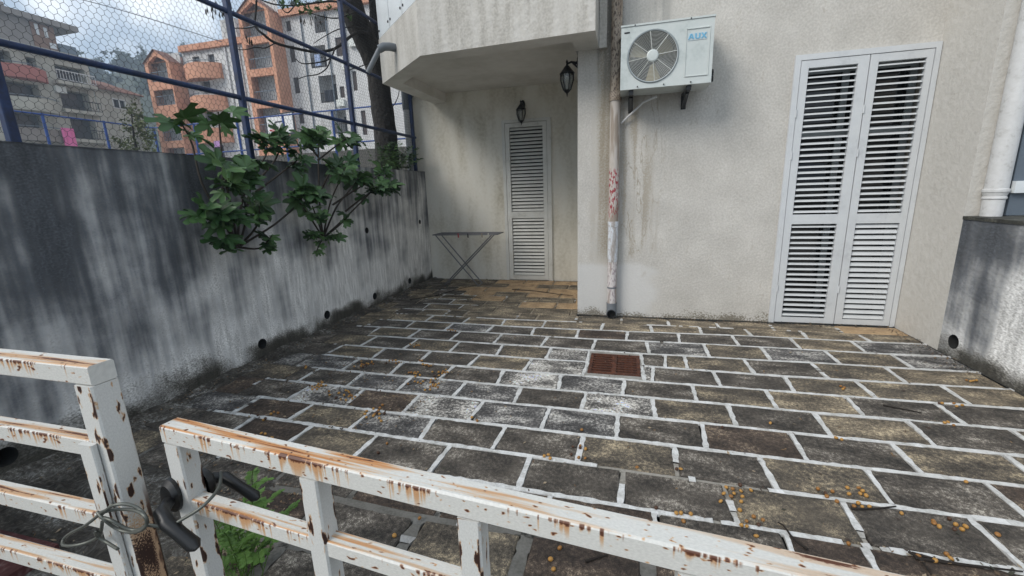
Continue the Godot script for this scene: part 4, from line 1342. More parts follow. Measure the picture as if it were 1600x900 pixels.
func build_grate() -> void:
	var t := thing("drain_grate", "rusty iron drain grate set among the paving stones", "drain grate", Vector3(-0.057, 0, -2.984))
	var x0 := -0.234
	var x1 := 0.121
	var z0 := -2.802
	var z1 := -3.166
	var fr := MB.new()
	fr.span(Vector3(x0, -0.03, z0), Vector3(x1, 0.006, z0 - 0.022))
	fr.span(Vector3(x0, -0.03, z1), Vector3(x1, 0.006, z1 + 0.022))
	fr.span(Vector3(x0, -0.03, z0 - 0.022), Vector3(x0 + 0.022, 0.005, z1 + 0.022))
	fr.span(Vector3(x1 - 0.022, -0.03, z0 - 0.022), Vector3(x1, 0.005, z1 + 0.022))
	fr.span(Vector3(-0.074, -0.03, z0 - 0.022), Vector3(-0.042, 0.005, z1 + 0.022))
	part(t, "frame", fr, M.rust_iron)
	for s in [[x0 + 0.022, -0.074], [-0.042, x1 - 0.022]]:
		for i in 8:
			var z := lerpf(z0 - 0.036, z1 + 0.036, i / 7.0)
			var b := MB.new()
			b.box(Vector3((s[0] + s[1]) * 0.5, -0.002, z), Vector3(s[1] - s[0], 0.009, 0.017))
			part(t, "grate_bar", b, M.rust_iron)
	var pit := MB.new()
	pit.quad(Vector3(x0, -0.07, z0), Vector3(x1, -0.07, z0), Vector3(x1, -0.07, z1), Vector3(x0, -0.07, z1))
	part(t, "drain_pit", pit, M.hole)


# ------------------------------------------------------------------ gate
func build_gate() -> void:
	var zl := func(x: float) -> float: return -0.5395 + 0.0925 * (x + 0.818)
	var t := thing("gate_leaf", "rusty white tubular steel gate leaf in the foreground, right of the tied wire", "gate", Vector3(0.1, 0, -0.45))
	var top := MB.new()
	top.bar(Vector3(-0.818, 0.8325, zl.call(-0.818)), Vector3(1.25, 0.8325, zl.call(1.25)), 0.036, 0.035, Vector3.UP, 0.003)
	part(t, "top_rail", top, M.rail_rust)
	var mid := MB.new()
	mid.bar(Vector3(-0.783, 0.684, zl.call(-0.783)), Vector3(1.25, 0.684, zl.call(1.25)), 0.028, 0.031, Vector3.UP, 0.0025)
	part(t, "middle_rail", mid, M.rail_mid)
	var low := MB.new()
	low.bar(Vector3(-0.783, 0.12, zl.call(-0.783)), Vector3(1.25, 0.12, zl.call(1.25)), 0.028, 0.031, Vector3.UP, 0.0025, 0.7)
	part(t, "bottom_rail", low, M.rail_mid)
	var xs := [-0.800, -0.478, -0.198, 0.085, 0.37, 0.65, 0.93, 1.23]
	for i in xs.size():
		var p := MB.new()
		var x: float = xs[i]
		var w := 0.036 if i == 0 else 0.034
		var z: float = zl.call(x)
		if i == 0: p.bar(Vector3(x, 0.814, z), Vector3(x, 0.03, z), w, 0.036, Vector3(0, 0, 1), 0.003, 0.1)
		else: p.bar(Vector3(x, 0.814, z + 0.001), Vector3(x, 0.06, z + 0.001), w, 0.035, Vector3(0, 0, 1), 0.003, 0.37 * i)
		part(t, "upright", p, M.post_rust)
	# black lever handles on both sides of the lock post
	var rose := MB.new()
	var fz: float = zl.call(-0.8) + 0.019
	var rc := on_z(272, 772, fz)
	rose.lathe(rc, [[0.026, -0.004], [0.026, 0.006], [0.020, 0.014], [0.0, 0.016]], 18, Basis(Vector3(1, 0, 0), Vector3(0, 0, 1), Vector3(0, -1, 0)).scaled_local(Vector3(0.75, 1, 1.35)))
	var hf := part(t, "lever_handle", rose, M.black_plastic)
	var lv := MB.new()
	var n0 := on_z(268, 778, fz)
	var n1 := on_z(252, 800, fz + 0.05)
	var n2 := on_z(262, 818, fz + 0.058)
	var e := on_z(303, 852, fz + 0.058)
	lv.tube([n0, n0.lerp(n1, 0.6), n1, n2, n2.lerp(e, 0.5), e, e + (e - n2).normalized() * 0.008], [0.011, 0.0105, 0.012, 0.0125, 0.0115, 0.0125, 0.006], 12)
	part(hf, "lever", lv, M.black_plastic)
	var rb := MB.new()
	var bz: float = zl.call(-0.8) - 0.02
	var bc := on_z(318, 757, bz)
	rb.lathe(bc, [[0.024, 0.004], [0.024, -0.008], [0.018, -0.014], [0.0, -0.016]], 18, Basis(Vector3(1, 0, 0), Vector3(0, 0, 1), Vector3(0, -1, 0)).scaled_local(Vector3(0.8, 1, 1.3)))
	var hb := part(t, "lever_handle", rb, M.black_plastic)
	var lb := MB.new()
	var m0 := on_z(320, 760, bz - 0.01)
	var m1 := on_z(333, 747, bz - 0.055)
	var m2 := on_z(352, 746, bz - 0.06)
	var m3 := on_z(399, 776, bz - 0.06)
	lb.tube([m0, m0.lerp(m1, 0.6), m1, m2, m2.lerp(m3, 0.5), m3, m3 + (m3 - m2).normalized() * 0.008], [0.012, 0.0115, 0.012, 0.012, 0.0105, 0.0115, 0.005], 12)
	part(hb, "lever", lb, M.black_plastic)
	# left leaf, hung a little higher
	var l := thing("gate_leaf", "white steel gate leaf at the lower left corner with horizontal bars", "gate", Vector3(-1.4, 0, -0.5))
	var zc := -0.497
	var lt := MB.new()
	lt.bar(Vector3(-2.75, 0.962, zc - 0.012), Vector3(-0.884, 0.962, zc), 0.040, 0.036, Vector3.UP, 0.003)
	part(l, "top_rail", lt, M.rail_left)
	var k := 0
	for y in [0.812, 0.649, 0.494, 0.34, 0.19]:
		var r := MB.new()
		r.bar(Vector3(-2.75, y, zc - 0.012), Vector3(-0.930, y, zc), 0.030, 0.036, Vector3.UP, 0.003, 0.31 * k)
		part(l, "crossbar", r, M.rail_left)
		k += 1
	var po := MB.new()
	po.bar(Vector3(-0.906, 0.943, zc), Vector3(-0.906, 0.02, zc), 0.044, 0.044, Vector3(0, 0, 1), 0.003)
	part(l, "upright", po, M.post_eaten)
	var p2 := MB.new()
	p2.bar(Vector3(-2.73, 0.943, zc - 0.012), Vector3(-2.73, 0.02, zc - 0.012), 0.044, 0.040, Vector3(0, 0, 1), 0.003)
	part(l, "upright", p2, M.post_rust)
	var st := MB.new()
	st.bar(Vector3(-0.921, 0.834, zc + 0.028), Vector3(-0.921, 0.03, zc + 0.028), 0.034, 0.010, Vector3(0, 0, 1), 0.002, 0.5)
	part(l, "stop_plate", st, M.post_rust)
	# grey wire tied round both posts
	var w := thing("tie_wire", "loops of grey wire tying the two gate leaves together", "wire", on_z(190, 810, zc + 0.05))
	var loops := [[[160, 803], [176, 790], [200, 788], [220, 797], [230, 815], [222, 828], [204, 832], [182, 826], [163, 812], [152, 800]],
		[[157, 808], [172, 812], [196, 825], [214, 828], [228, 820], [226, 806], [208, 797], [182, 796], [163, 800]],
		[[160, 800], [135, 820], [112, 832], [100, 842], [99, 852], [118, 852], [140, 846], [156, 836], [160, 815]],
		[[176, 787], [166, 797], [153, 802]], [[156, 836], [150, 830], [152, 838], [168, 848], [184, 858]]]
	for q in loops:
		var pts := []
		var n := 0
		for p in q:
			pts.append(on_z(p[0], p[1], zc + 0.05 + 0.006 * sin(n * 1.7)))
			n += 1
		var mb := MB.new()
		mb.tube(curve(pts, 3), 0.0028, 7)
		part(w, "wire_loop", mb, M.wire)
	var cord := MB.new()
	cord.tube(curve([on_z(345, 738, -0.60), on_z(342, 762, -0.53), on_z(318, 790, -0.49), on_z(284, 812, -0.47), on_z(262, 822, -0.46), on_z(228, 820, -0.45)], 4), 0.003, 7)
	part(w, "wire_loop", cord, M.wire)

func curve(pts: Array, sub: int) -> Array:
	var out := []
	var n := pts.size()
	for i in n - 1:
		var a: Vector3 = pts[maxi(i - 1, 0)]
		var b: Vector3 = pts[i]
		var c: Vector3 = pts[i + 1]
		var d: Vector3 = pts[mini(i + 2, n - 1)]
		for k in sub: out.append(b.cubic_interpolate(c, a, d, float(k) / sub))
	out.append(pts[n - 1])
	return out

# ------------------------------------------------------------------ fences
func build_fence() -> void:
	var x := -2.87
	var t := thing("mesh_fence", "dark blue steel fence with hexagonal netting on top of the retaining wall", "fence", Vector3(x, 1.55, -3.3))
	for z in [-0.1, -1.506, -2.90, -4.315, -5.70]:
		var p := MB.new()
		p.bar(Vector3(x, 1.545, z), Vector3(x, 4.2, z), 0.042, 0.042, Vector3(0, 0, 1), 0.004)
		part(t, "post", p, M.blue_steel)
	for y in [2.008, 2.60, 3.20, 3.80]:
		var r := MB.new()
		r.tube([Vector3(x + 0.002, y, 0.0), Vector3(x + 0.002, y, -5.76)], 0.018, 10)
		part(t, "rail", r, M.blue_steel)
	# netting of knotted hexagons
	var n := MB.new()
	rng.seed = 12
	var cw := 0.038
	var chh := 0.033
	var y := 1.56
	var row := 0
	while y < 3.72:
		var z := -1.02 - (cw * 0.5 if row % 2 else 0.0)
		while z > -5.75:
			var sag := func(zz: float, yy: float) -> Vector3:
				return Vector3(x - 0.028 + 0.008 * sin(zz * 2.3 + yy * 3.1), yy + 0.006 * sin(zz * 7.0 + yy * 5.0), zz + 0.006 * sin(zz * 3.0 + yy * 9.0))
			var a: Vector3 = sag.call(z, y)
			var b: Vector3 = sag.call(z - cw * 0.5, y + chh * 0.42)
			var c: Vector3 = sag.call(z - cw, y)
			var d: Vector3 = sag.call(z - cw * 0.5, y + chh)
			n.wire(a, b, 0.0011); n.wire(b, c, 0.0011); n.wire(b, d, 0.0011)
			z -= cw
		y += chh
		row += 1
	var net := part(t, "netting", n, M.net)
	net.set_meta("kind", "stuff")
	# fence round the far side of the court: one run along z, one along x
	var f := thing("court_fence", "light blue tube railing round the sports court beyond the wall", "fence", Vector3(-14.2, 1.36, -10.9))
	var cx := -14.25
	var cz := -10.85
	for y2 in [1.75, 2.65, 3.5]:
		var r := MB.new()
		r.tube([Vector3(cx, y2, 4.0), Vector3(cx, y2, cz)], 0.02, 8)
		part(f, "rail", r, M.far_blue)
		var q := MB.new()
		q.tube([Vector3(cx, y2, cz), Vector3(4.0, y2, cz + 0.4)], 0.02, 8)
		part(f, "rail", q, M.far_blue)
	for i in 11:
		var p := MB.new()
		var z := cz + i * 1.35
		p.tube([Vector3(cx, 1.35, z), Vector3(cx, 3.53, z)], 0.032, 8)
		part(f, "post", p, M.far_blue)
	for i in range(1, 9):
		var p := MB.new()
		var px := cx + i * 1.62
		p.tube([Vector3(px, 1.35, cz + 0.02 * i), Vector3(px, 3.53, cz + 0.02 * i)], 0.032, 8)
		part(f, "post", p, M.far_blue)
	# basketball stand
	var h := thing("basketball_stand", "basketball stand with white backboard and red hoop on the court", "basketball stand", Vector3(-15.0, 1.36, -18.8))
	var b0 := on_z(415, 181, -17.9)
	var b1 := on_z(457, 175, -17.6)
	var b2 := on_z(461, 207, -17.6)
	var hgt := b1.y - b2.y
	var dx := Vector3(b1.x - b0.x, 0, b1.z - b0.z)
	var ba := Basis(dx.normalized(), Vector3.UP, dx.normalized().cross(Vector3.UP))
	var mid := Vector3((b0.x + b1.x) * 0.5, b2.y + hgt * 0.5, (b0.z + b1.z) * 0.5)
	var bd := MB.new()
	bd.box(mid, Vector3(dx.length(), hgt, 0.04), ba)
	part(h, "backboard", bd, M.metal_white)
	var bf := MB.new()
	for sg in [-1, 1]:
		bf.box(mid + ba * Vector3(dx.length() * 0.5 * sg, 0, 0.0), Vector3(0.05, hgt + 0.06, 0.07), ba)
		bf.box(mid + ba * Vector3(0, hgt * 0.5 * sg, 0.0), Vector3(dx.length(), 0.05, 0.068), ba)
	part(h, "backboard_frame", bf, M.far_dark)
	var sq := MB.new()
	for s in [-1, 1]:
		sq.box(mid + ba * Vector3(0.30 * s, -0.12, 0.03), Vector3(0.05, 0.5, 0.012), ba)
		sq.box(mid + ba * Vector3(0, -0.12 + 0.225 * s, 0.031), Vector3(0.55, 0.05, 0.012), ba)
	part(h, "target_square", sq, M.far_dark)
	var hp := MB.new()
	var ringp := []
	for i in 21: ringp.append(mid + ba * Vector3(cos(TAU * i / 20) * 0.23, -hgt * 0.5 + 0.12, 0.3 + sin(TAU * i / 20) * 0.23))
	hp.tube(ringp, 0.02, 6, false)
	part(h, "hoop", hp, mat(Color(0.75, 0.16, 0.14), 0.6))
	var pole := MB.new()
	pole.tube([mid + ba * Vector3(0.2, -0.3, -0.05), mid + ba * Vector3(0.5, -0.5, -1.0), mid + ba * Vector3(0.6, -1.0, -1.4), Vector3(mid.x + 0.6, 1.34, mid.z - 1.4)], 0.11, 10)
	part(h, "pole", pole, M.panel_grey)
	# low wall at the back of the court
	var lw := thing("court_wall", "low grey concrete wall at the foot of the orange apartment block", "wall", Vector3(-20, 1.35, -24))
	var lb := MB.new()
	lb.span(Vector3(-34, 1.3, -24.2), Vector3(-6, 3.95, -23.9))
	part(lw, "wall_body", lb, M.mortar)

# ------------------------------------------------------------------ plants
func fig_leaf_mesh(sd: int) -> ArrayMesh:
	var r2 := RandomNumberGenerator.new()
	r2.seed = sd
	var lob := [[0.0, 1.0], [0.82, 0.88], [1.68, 0.62]]
	var mb := MB.new()
	var outline := []
	var n := 30
	for i in n + 1:
		var a := lerpf(-2.35, 2.35, float(i) / n)
		var r := 0.36
		for l in lob:
			var d: float = absf(absf(a) - l[0])
			r = maxf(r, l[1] * (1.0 - 0.56 * smooth(0.10, 0.52, d)) * (1.0 + 0.0 * d))
		r *= r2.randf_range(0.94, 1.05)
		outline.append(Vector2(sin(a) * r, cos(a) * r))
	var cup := r2.randf_range(0.12, 0.32)
	# each lobe is folded a little along its pale midrib
	var rib := []
	for i in n + 1:
		var a := lerpf(-2.35, 2.35, float(i) / n)
		var d := 9.0
		for l in lob: d = minf(d, absf(absf(a) - l[0]))
		rib.append(smooth(0.30, 0.0, d))
	var pos := func(i: int, f: float) -> Vector3:
		var p: Vector2 = outline[i] * f
		var rr := p.length()
		return Vector3(p.x, -cup * rr * rr - 0.10 * rib[i] * f + 0.05 * sin(i * 2.1) * f * f, -p.y)
	var put := func(i: int, f: float) -> void:
		var p: Vector3 = pos.call(i, f)
		var j0 := maxi(i - 1, 0)
		var j1 := mini(i + 1, n)
		var t0: Vector3 = pos.call(j1, maxf(f, 0.2)) - pos.call(j0, maxf(f, 0.2))
		var t1: Vector3 = pos.call(i, 1.0) - pos.call(i, 0.1)
		var nn := t1.cross(t0).normalized()
		if nn.y < 0: nn = -nn
		var k: float = 0.85 + 0.55 * rib[i] * rib[i] * (1.0 - 0.5 * f) + 0.08 * sin(i * 5.3 + f * 7.0)
		mb.col = Color(k, k, k * 0.92)
		mb.vert(p, nn, Vector2.ZERO)
	for i in n:
		for f in [[0.0, 0.4], [0.4, 0.75], [0.75, 1.0]]:
			put.call(i, f[0]); put.call(i, f[1]); put.call(i + 1, f[1])
			if f[0] > 0.0:
				put.call(i, f[0]); put.call(i + 1, f[1]); put.call(i + 1, f[0])
	mb.col = Color(1.3, 1.3, 1.0)
	mb.wire(Vector3.ZERO, Vector3(0, 0.05, 0.32), 0.014)
	return mb.mesh()

func put_leaf(t: Node3D, meshes: Array, p: Vector3, fwd: Vector3, up: Vector3, s: float) -> void:
	var o := MeshInstance3D.new()
	o.mesh = meshes[rng.randi() % meshes.size()]
	o.material_override = M.fig_leaf[rng.randi() % M.fig_leaf.size()]
	o.name = "leaf"
	t.add_child(o, true)
	var z := -fwd.normalized()
	var x := up.cross(z).normalized()
	var y := z.cross(x).normalized()
	o.transform = Transform3D(Basis(x, y, z).scaled_local(Vector3.ONE * s), p + fwd.normalized() * s * 0.32 - t.position)

func build_figs() -> void:
	var meshes := []
	for i in 5: meshes.append(fig_leaf_mesh(50 + i))
	rng.seed = 77
	# each branch: [[px, py, distance from the wall face], ...], leaves at the tip
	var plants := [
		["fig_plant", "bushy wild fig with big lobed leaves growing from the wall, nearer the camera", [372, 386],
			[[[372, 386, 0.02], [345, 340, 0.2], [315, 285, 0.22], [300, 225, 0.14], [283, 192, 0.12]], 4, 0.18],
			[[[372, 386, 0.02], [352, 330, 0.18], [347, 250, 0.16], [341, 175, 0.10]], 4, 0.19],
			[[[372, 386, 0.02], [362, 330, 0.25], [352, 280, 0.30], [348, 262, 0.30]], 8, 0.16],
			[[[372, 386, 0.02], [385, 340, 0.2], [378, 290, 0.28], [385, 268, 0.3]], 8, 0.15],
			[[[372, 386, 0.02], [340, 355, 0.22], [322, 330, 0.30]], 8, 0.17],
			[[[372, 386, 0.02], [355, 350, 0.25], [350, 328, 0.34]], 7, 0.16],
			[[[372, 386, 0.02], [400, 355, 0.2], [405, 322, 0.32]], 9, 0.16],
			[[[372, 386, 0.02], [355, 388, 0.15], [345, 376, 0.25]], 6, 0.13],
			[[[372, 386, 0.02], [405, 388, 0.15], [425, 368, 0.22]], 6, 0.12],
			[[[372, 386, 0.02], [430, 350, 0.15], [468, 315, 0.2], [478, 292, 0.26]], 10, 0.16],
			[[[385, 330, 0.2], [395, 280, 0.14], [418, 235, 0.06], [402, 212, 0.05]], 8, 0.16],
			[[[395, 290, 0.2], [430, 250, 0.08], [440, 215, 0.05]], 7, 0.15],
			[[[400, 300, 0.2], [450, 262, 0.12], [470, 245, 0.15]], 8, 0.15],
			[[[372, 386, 0.02], [375, 330, 0.3], [395, 255, 0.2], [372, 250, 0.18]], 7, 0.15]],
		["fig_plant", "spreading wild fig on the wall below the tree trunk, farther from the camera", [505, 372],
			[[[505, 372, 0.02], [500, 330, 0.15], [498, 270, 0.14], [497, 225, 0.12], [495, 205, 0.12]], 8, 0.17],
			[[[497, 250, 0.14], [520, 232, 0.12], [543, 215, 0.10]], 8, 0.17],
			[[[497, 245, 0.14], [482, 225, 0.12], [478, 205, 0.10]], 5, 0.14],
			[[[505, 372, 0.02], [515, 320, 0.22], [532, 280, 0.3], [540, 262, 0.3]], 9, 0.16],
			[[[505, 372, 0.02], [525, 325, 0.22], [548, 295, 0.3], [565, 270, 0.28]], 9, 0.16],
			[[[505, 372, 0.02], [545, 335, 0.2], [575, 305, 0.28], [588, 292, 0.3]], 9, 0.17],
			[[[540, 330, 0.2], [580, 300, 0.28], [608, 290, 0.32]], 9, 0.16],
			[[[520, 320, 0.22], [550, 300, 0.26], [575, 285, 0.28], [600, 268, 0.22]], 7, 0.14],
			[[[505, 372, 0.02], [485, 340, 0.18], [468, 312, 0.24], [492, 300, 0.34]], 9, 0.17],
			[[[505, 372, 0.02], [500, 355, 0.18], [488, 322, 0.25]], 5, 0.13],
			[[[505, 372, 0.02], [530, 352, 0.2], [546, 336, 0.25]], 4, 0.11],
			[[[505, 372, 0.02], [490, 370, 0.12], [488, 366, 0.2]], 6, 0.11],
			[[[505, 372, 0.02], [515, 372, 0.14], [528, 366, 0.2]], 6, 0.11],
			[[[505, 372, 0.02], [500, 380, 0.12], [494, 394, 0.14]], 5, 0.10],
			[[[500, 300, 0.14], [515, 270, 0.12], [525, 258, 0.1]], 7, 0.15]]]
	for pl in plants:
		var root := on_x(pl[2][0], pl[2][1], LEFT_X)
		var t := thing(pl[0], pl[1], "fig plant", root)
		for i in range(3, pl.size()):
			var br: Array = pl[i]
			var pts := []
			for q in br[0]: pts.append(on_x(q[0], q[1], LEFT_X + q[2]))
			var cv := curve(pts, 4)
			var rad := []
			for k in cv.size(): rad.append(lerpf(0.0095, 0.0042, float(k) / cv.size()))
			var mb := MB.new()
			mb.tube(cv, rad, 6)
			part(t, "branch", mb, M.fig_stem)
			var tip: Vector3 = pts[pts.size() - 1]
			var ax: Vector3 = (tip - pts[pts.size() - 2]).normalized()
			for k in int(br[1] * 1.45):
				var back := rng.randf() * 0.14
				var a: float = k * 2.4 + rng.randf() * 0.6
				var side := Vector3(0.35, 0.15, 0) + Vector3(cos(a) * 0.45, rng.randf_range(-0.35, 0.4), sin(a) * 0.95)
				var fwd := (side.normalized() + ax * 0.35 + Vector3(0, -0.15, 0)).normalized()
				var up := (Vector3(0.55, 0.9, 0.25) + Vector3(rng.randfn(), rng.randfn(), rng.randfn()) * 0.28).normalized()
				var p := tip - ax * back + Vector3(rng.randfn(), rng.randfn(), rng.randfn()) * 0.018
				p.x = maxf(p.x, LEFT_X + 0.03) if p.y < 1.6 else p.x
				put_leaf(t, meshes, p, fwd, up, br[2] * rng.randf_range(0.45, 0.88))

func build_tree() -> void:
	var base := on_x(604, 250, -3.16)
	var t := thing("chinaberry_tree", "dark leaning tree trunk behind the fence, forking beside the balcony", "tree", Vector3(base.x, 1.36, base.z))
	var X := -3.16
	var trunk := MB.new()
	var tp := [Vector3(base.x, 1.34, base.z + 0.0), on_x(605, 245, X), on_x(602, 205, X), on_x(596, 160, X), on_x(590, 120, X), on_x(584, 92, X)]
	trunk.tube(curve(tp, 4), _radii(21, 0.165, 0.125), 14)
	var tr := part(t, "trunk", trunk, M.bark)
	var l1 := MB.new()
	l1.tube(curve([on_x(586, 100, X), on_x(574, 70, X - 0.02), on_x(558, 35, X - 0.04), on_x(545, 0, X - 0.08), on_x(530, -60, X - 0.2)], 4), _radii(17, 0.135, 0.15), 12)
	part(t, "limb", l1, M.bark)
	var l2 := MB.new()
	l2.tube(curve([on_x(584, 95, X), on_x(588, 60, X + 0.02), on_x(586, 25, X + 0.02), on_x(583, -15, X), on_x(575, -80, X - 0.1)], 4), _radii(17, 0.075, 0.06), 12)
	part(t, "limb", l2, M.bark)
	var br := [
		[[[575, 52], [560, 50], [545, 59], [523, 76], [494, 81], [459, 75], [430, 67], [412, 54], [399, 41], [400, 15], [402, -20]], 0.019, 0.007],
		[[[523, 76], [517, 90], [505, 96], [486, 99], [471, 99], [462, 92]], 0.009, 0.004],
		[[[517, 90], [511, 106], [497, 116], [478, 119], [465, 124]], 0.008, 0.003],
		[[[570, 45], [550, 42], [528, 46], [505, 58], [490, 68]], 0.008, 0.003],
		[[[552, 20], [530, 28], [508, 27], [480, 20], [455, 24]], 0.008, 0.003],
		[[[548, 8], [520, 2], [490, 5], [455, 9], [425, 6], [400, -4]], 0.011, 0.005],
		[[[430, 67], [415, 75], [400, 74], [380, 78], [360, 75]], 0.005, 0.003],
		[[[400, 41], [385, 44], [370, 44], [355, 46]], 0.005, 0.003],
		[[[460, 9], [450, 20], [441, 14], [432, -2]], 0.006, 0.003],
		[[[600, 185], [618, 160], [624, 140], [622, 120]], 0.007, 0.004],
		[[[586, 95], [560, 105], [545, 110], [540, 120]], 0.007, 0.003]]
	for q in br:
		var pts := []
		var i := 0
		for p in q[0]:
			pts.append(on_x(p[0], p[1], X + 0.10 + 0.05 * sin(i * 1.3)))
			i += 1
		var cv := curve(pts, 3)
		var mb := MB.new()
		mb.tube(cv, _radii(cv.size(), q[1], q[2]), 7)
		part(t, "branch", mb, M.bark)
	rng.seed = 303
	var lf := MB.new()
	for q in [[470, 8], [482, 14], [495, 4], [440, 3], [505, 18], [478, 22], [460, 2], [430, -4], [520, 10], [545, 30]]:
		var c := on_x(q[0], q[1], X + 0.12)
		leaf_cloud(lf, c, Vector3(0.07, 0.05, 0.10), 20, 0.022)
	var cr := part(t, "crown", lf, M.bush)
	var cat := MB.new()
	for q in [[345, 8], [352, 15], [360, 12], [338, 18], [333, 4], [326, 10], [355, 4], [362, 20], [389, 55], [395, 62], [505, 26], [500, 32], [480, 30], [470, 27], [490, 24]]:
		for k in 3:
			var c := on_x(q[0] + rng.randf_range(-6, 6), q[1] + rng.randf_range(-5, 5), X + 0.12)
			cat.tube([c, c + Vector3(0, -0.028, 0.004), c + Vector3(0.002, -0.045, 0)], [0.002, 0.006, 0.002], 5)
	part(t, "dry_fruit", cat, M.fig_stem)

func _radii(n: int, a: float, b: float) -> Array:
	var r := []
	for i in n: r.append(lerpf(a, b, float(i) / maxi(1, n - 1)) * (1.0 + 0.035 * sin(i * 1.9)))
	return r

func frond(base: Vector3, tip: Vector3, n: int, size: float) -> MB:
	var mb := MB.new()
	var mid := base.lerp(tip, 0.6) + Vector3(0, (tip - base).length() * 0.16, 0)
	var cv := curve([base, mid, tip], 6)
	mb.tube(cv, 0.0016, 4, false)
	var m := cv.size()
	for i in n:
		var f := 0.30 + 0.70 * float(i) / n
		var k := f * (m - 1)
		var i0 := mini(int(k), m - 2)
		var p: Vector3 = cv[i0].lerp(cv[i0 + 1], k - i0)
		var d: Vector3 = (cv[i0 + 1] - cv[i0]).normalized()
		var s := d.cross(Vector3.UP).normalized()
		var sc := size * (1.0 - 0.55 * absf(f - 0.6)) * rng.randf_range(0.8, 1.2)
		for sg in [-1.0, 1.0]:
			var o: Vector3 = (s * sg + d * 0.35 + Vector3(0, rng.randf_range(-0.25, 0.3), 0)).normalized()
			var w: Vector3 = o.cross(Vector3(0.2, 1, 0.1)).normalized()
			mb.quad(p, p + o * sc * 0.5 - w * sc * 0.24, p + o * sc, p + o * sc * 0.5 + w * sc * 0.24)
	return mb

func build_weeds() -> void:
	rng.seed = 606
	var root := on_y(385, 905, 0.0)
	var t := thing("weed", "bright green feathery weed growing just behind the gate", "weed", root)
	for q in [[395, 735], [420, 750], [440, 768], [466, 785], [385, 772], [350, 800], [330, 832], [430, 808], [455, 822], [410, 798], [370, 830], [345, 860], [400, 850], [440, 842], [322, 792], [335, 884], [420, 870], [385, 882], [360, 790], [405, 768], [448, 800], [375, 858], [356, 880], [428, 838], [398, 818], [340, 845], [365, 812], [418, 786], [390, 840], [350, 832], [372, 875], [405, 880]]:
		var z := root.z + rng.randf_range(-0.10, 0.14)
		var tip := on_z(q[0], q[1], z)
		var b := root + Vector3(rng.randf_range(-0.10, 0.08), 0.0, rng.randf_range(-0.06, 0.06))
		if tip.y < 0.03: tip.y = 0.03
		part(t, "frond", frond(b, tip, 22, 0.022), M.weed)
	# leafy bush on the end of the retaining wall, under the tree
	var bb := on_x(635, 268, LEFT_X - 0.12)
	var u := thing("bush", "small dark green leafy bush on the end of the retaining wall", "bush", Vector3(bb.x, 1.55, bb.z))
	for i in 60:
		var f := rng.randf()
		var tip := Vector3(LEFT_X - 0.16 + rng.randf_range(-0.12, 0.30), 1.55 + rng.randf_range(0.04, 0.34), lerpf(-4.7, -5.72, f))
		var b := Vector3(LEFT_X - 0.14, 1.552, lerpf(-4.8, -5.7, f))
		part(u, "sprig", frond(b, tip, 9, 0.062), M.bush)
	# grey-green shrub on the court, in front of the pale house
	var sh := thing("shrub", "loose grey-green shrub on the court in front of the pale house", "shrub", on_z(210, 232, -9.5))
	var sm := MB.new()
	for q in [[215, 190], [205, 205], [225, 210], [195, 225], [215, 228], [230, 228], [208, 180]]:
		leaf_cloud(sm, on_z(q[0], q[1], -9.6), Vector3(0.35, 0.45, 0.35), 130, 0.05)
	part(sh, "foliage", sm, M.olive)
	var ss := MB.new()
	var sb := on_z(213, 232, -9.6)
	ss.tube([Vector3(sb.x, 1.34, sb.z), sb + Vector3(0, 0.3, 0), sb + Vector3(0.1, 0.9, 0)], [0.05, 0.03, 0.015], 6)
	part(sh, "stem", ss, M.bark)

const BERRIES := [[-1.96,-2.25,14],[-1.68,-2.17,14],[-1.33,-2.42,5],[-1.23,-2.41,14],[-1.43,-2.57,8],[-1.23,-2.57,10],[-1.88,-2.64,12],[-1.68,-2.72,6],[-1.41,-2.72,5],[-1.68,-3.09,6],[-2.29,-2.50,3],[-1.49,-2.80,2],[-1.39,-2.00,14],[-1.99,-1.85,6],[-1.83,-1.67,3],[-1.53,-3.52,5],[-1.17,-1.72,1],[-1.14,-1.64,1],[-0.80,-2.05,2],[-0.31,-1.79,3],[-0.19,-1.90,4],[-0.20,-1.82,3],[-0.19,-2.05,1],[0.42,-1.67,8],[0.49,-1.74,3],[0.23,-1.53,4],[0.13,-1.53,1],[0.49,-1.56,7],[0.24,-1.82,2],[0.08,-1.79,1],[0.75,-2.31,1],[0.52,-2.23,1],[1.29,-2.85,3],[1.78,-2.71,5],[1.62,-2.49,3],[1.03,-2.23,2],[0.81,-1.78,5],[0.93,-1.80,6],[0.90,-1.73,4],[1.04,-1.70,1],[1.18,-1.71,1],[1.38,-1.97,1],[1.17,-1.69,4],[1.13,-1.68,2],[1.19,-1.67,1],[1.30,-1.66,1],[0.97,-1.50,1],[1.03,-1.51,1],[1.06,-1.51,2],[0.78,-1.50,1],[0.49,-1.49,1],[-0.75,-1.29,1],[-0.81,-1.19,1],[-0.62,-1.12,1],[-0.59,-1.12,1],[-0.20,-1.27,1],[-0.22,-1.23,1],[-0.22,-1.18,1],[2.10,-3.09,4]]

const ORD := ["first", "second", "third", "fourth", "fifth", "sixth", "seventh", "eighth", "ninth", "tenth", "eleventh", "twelfth"]

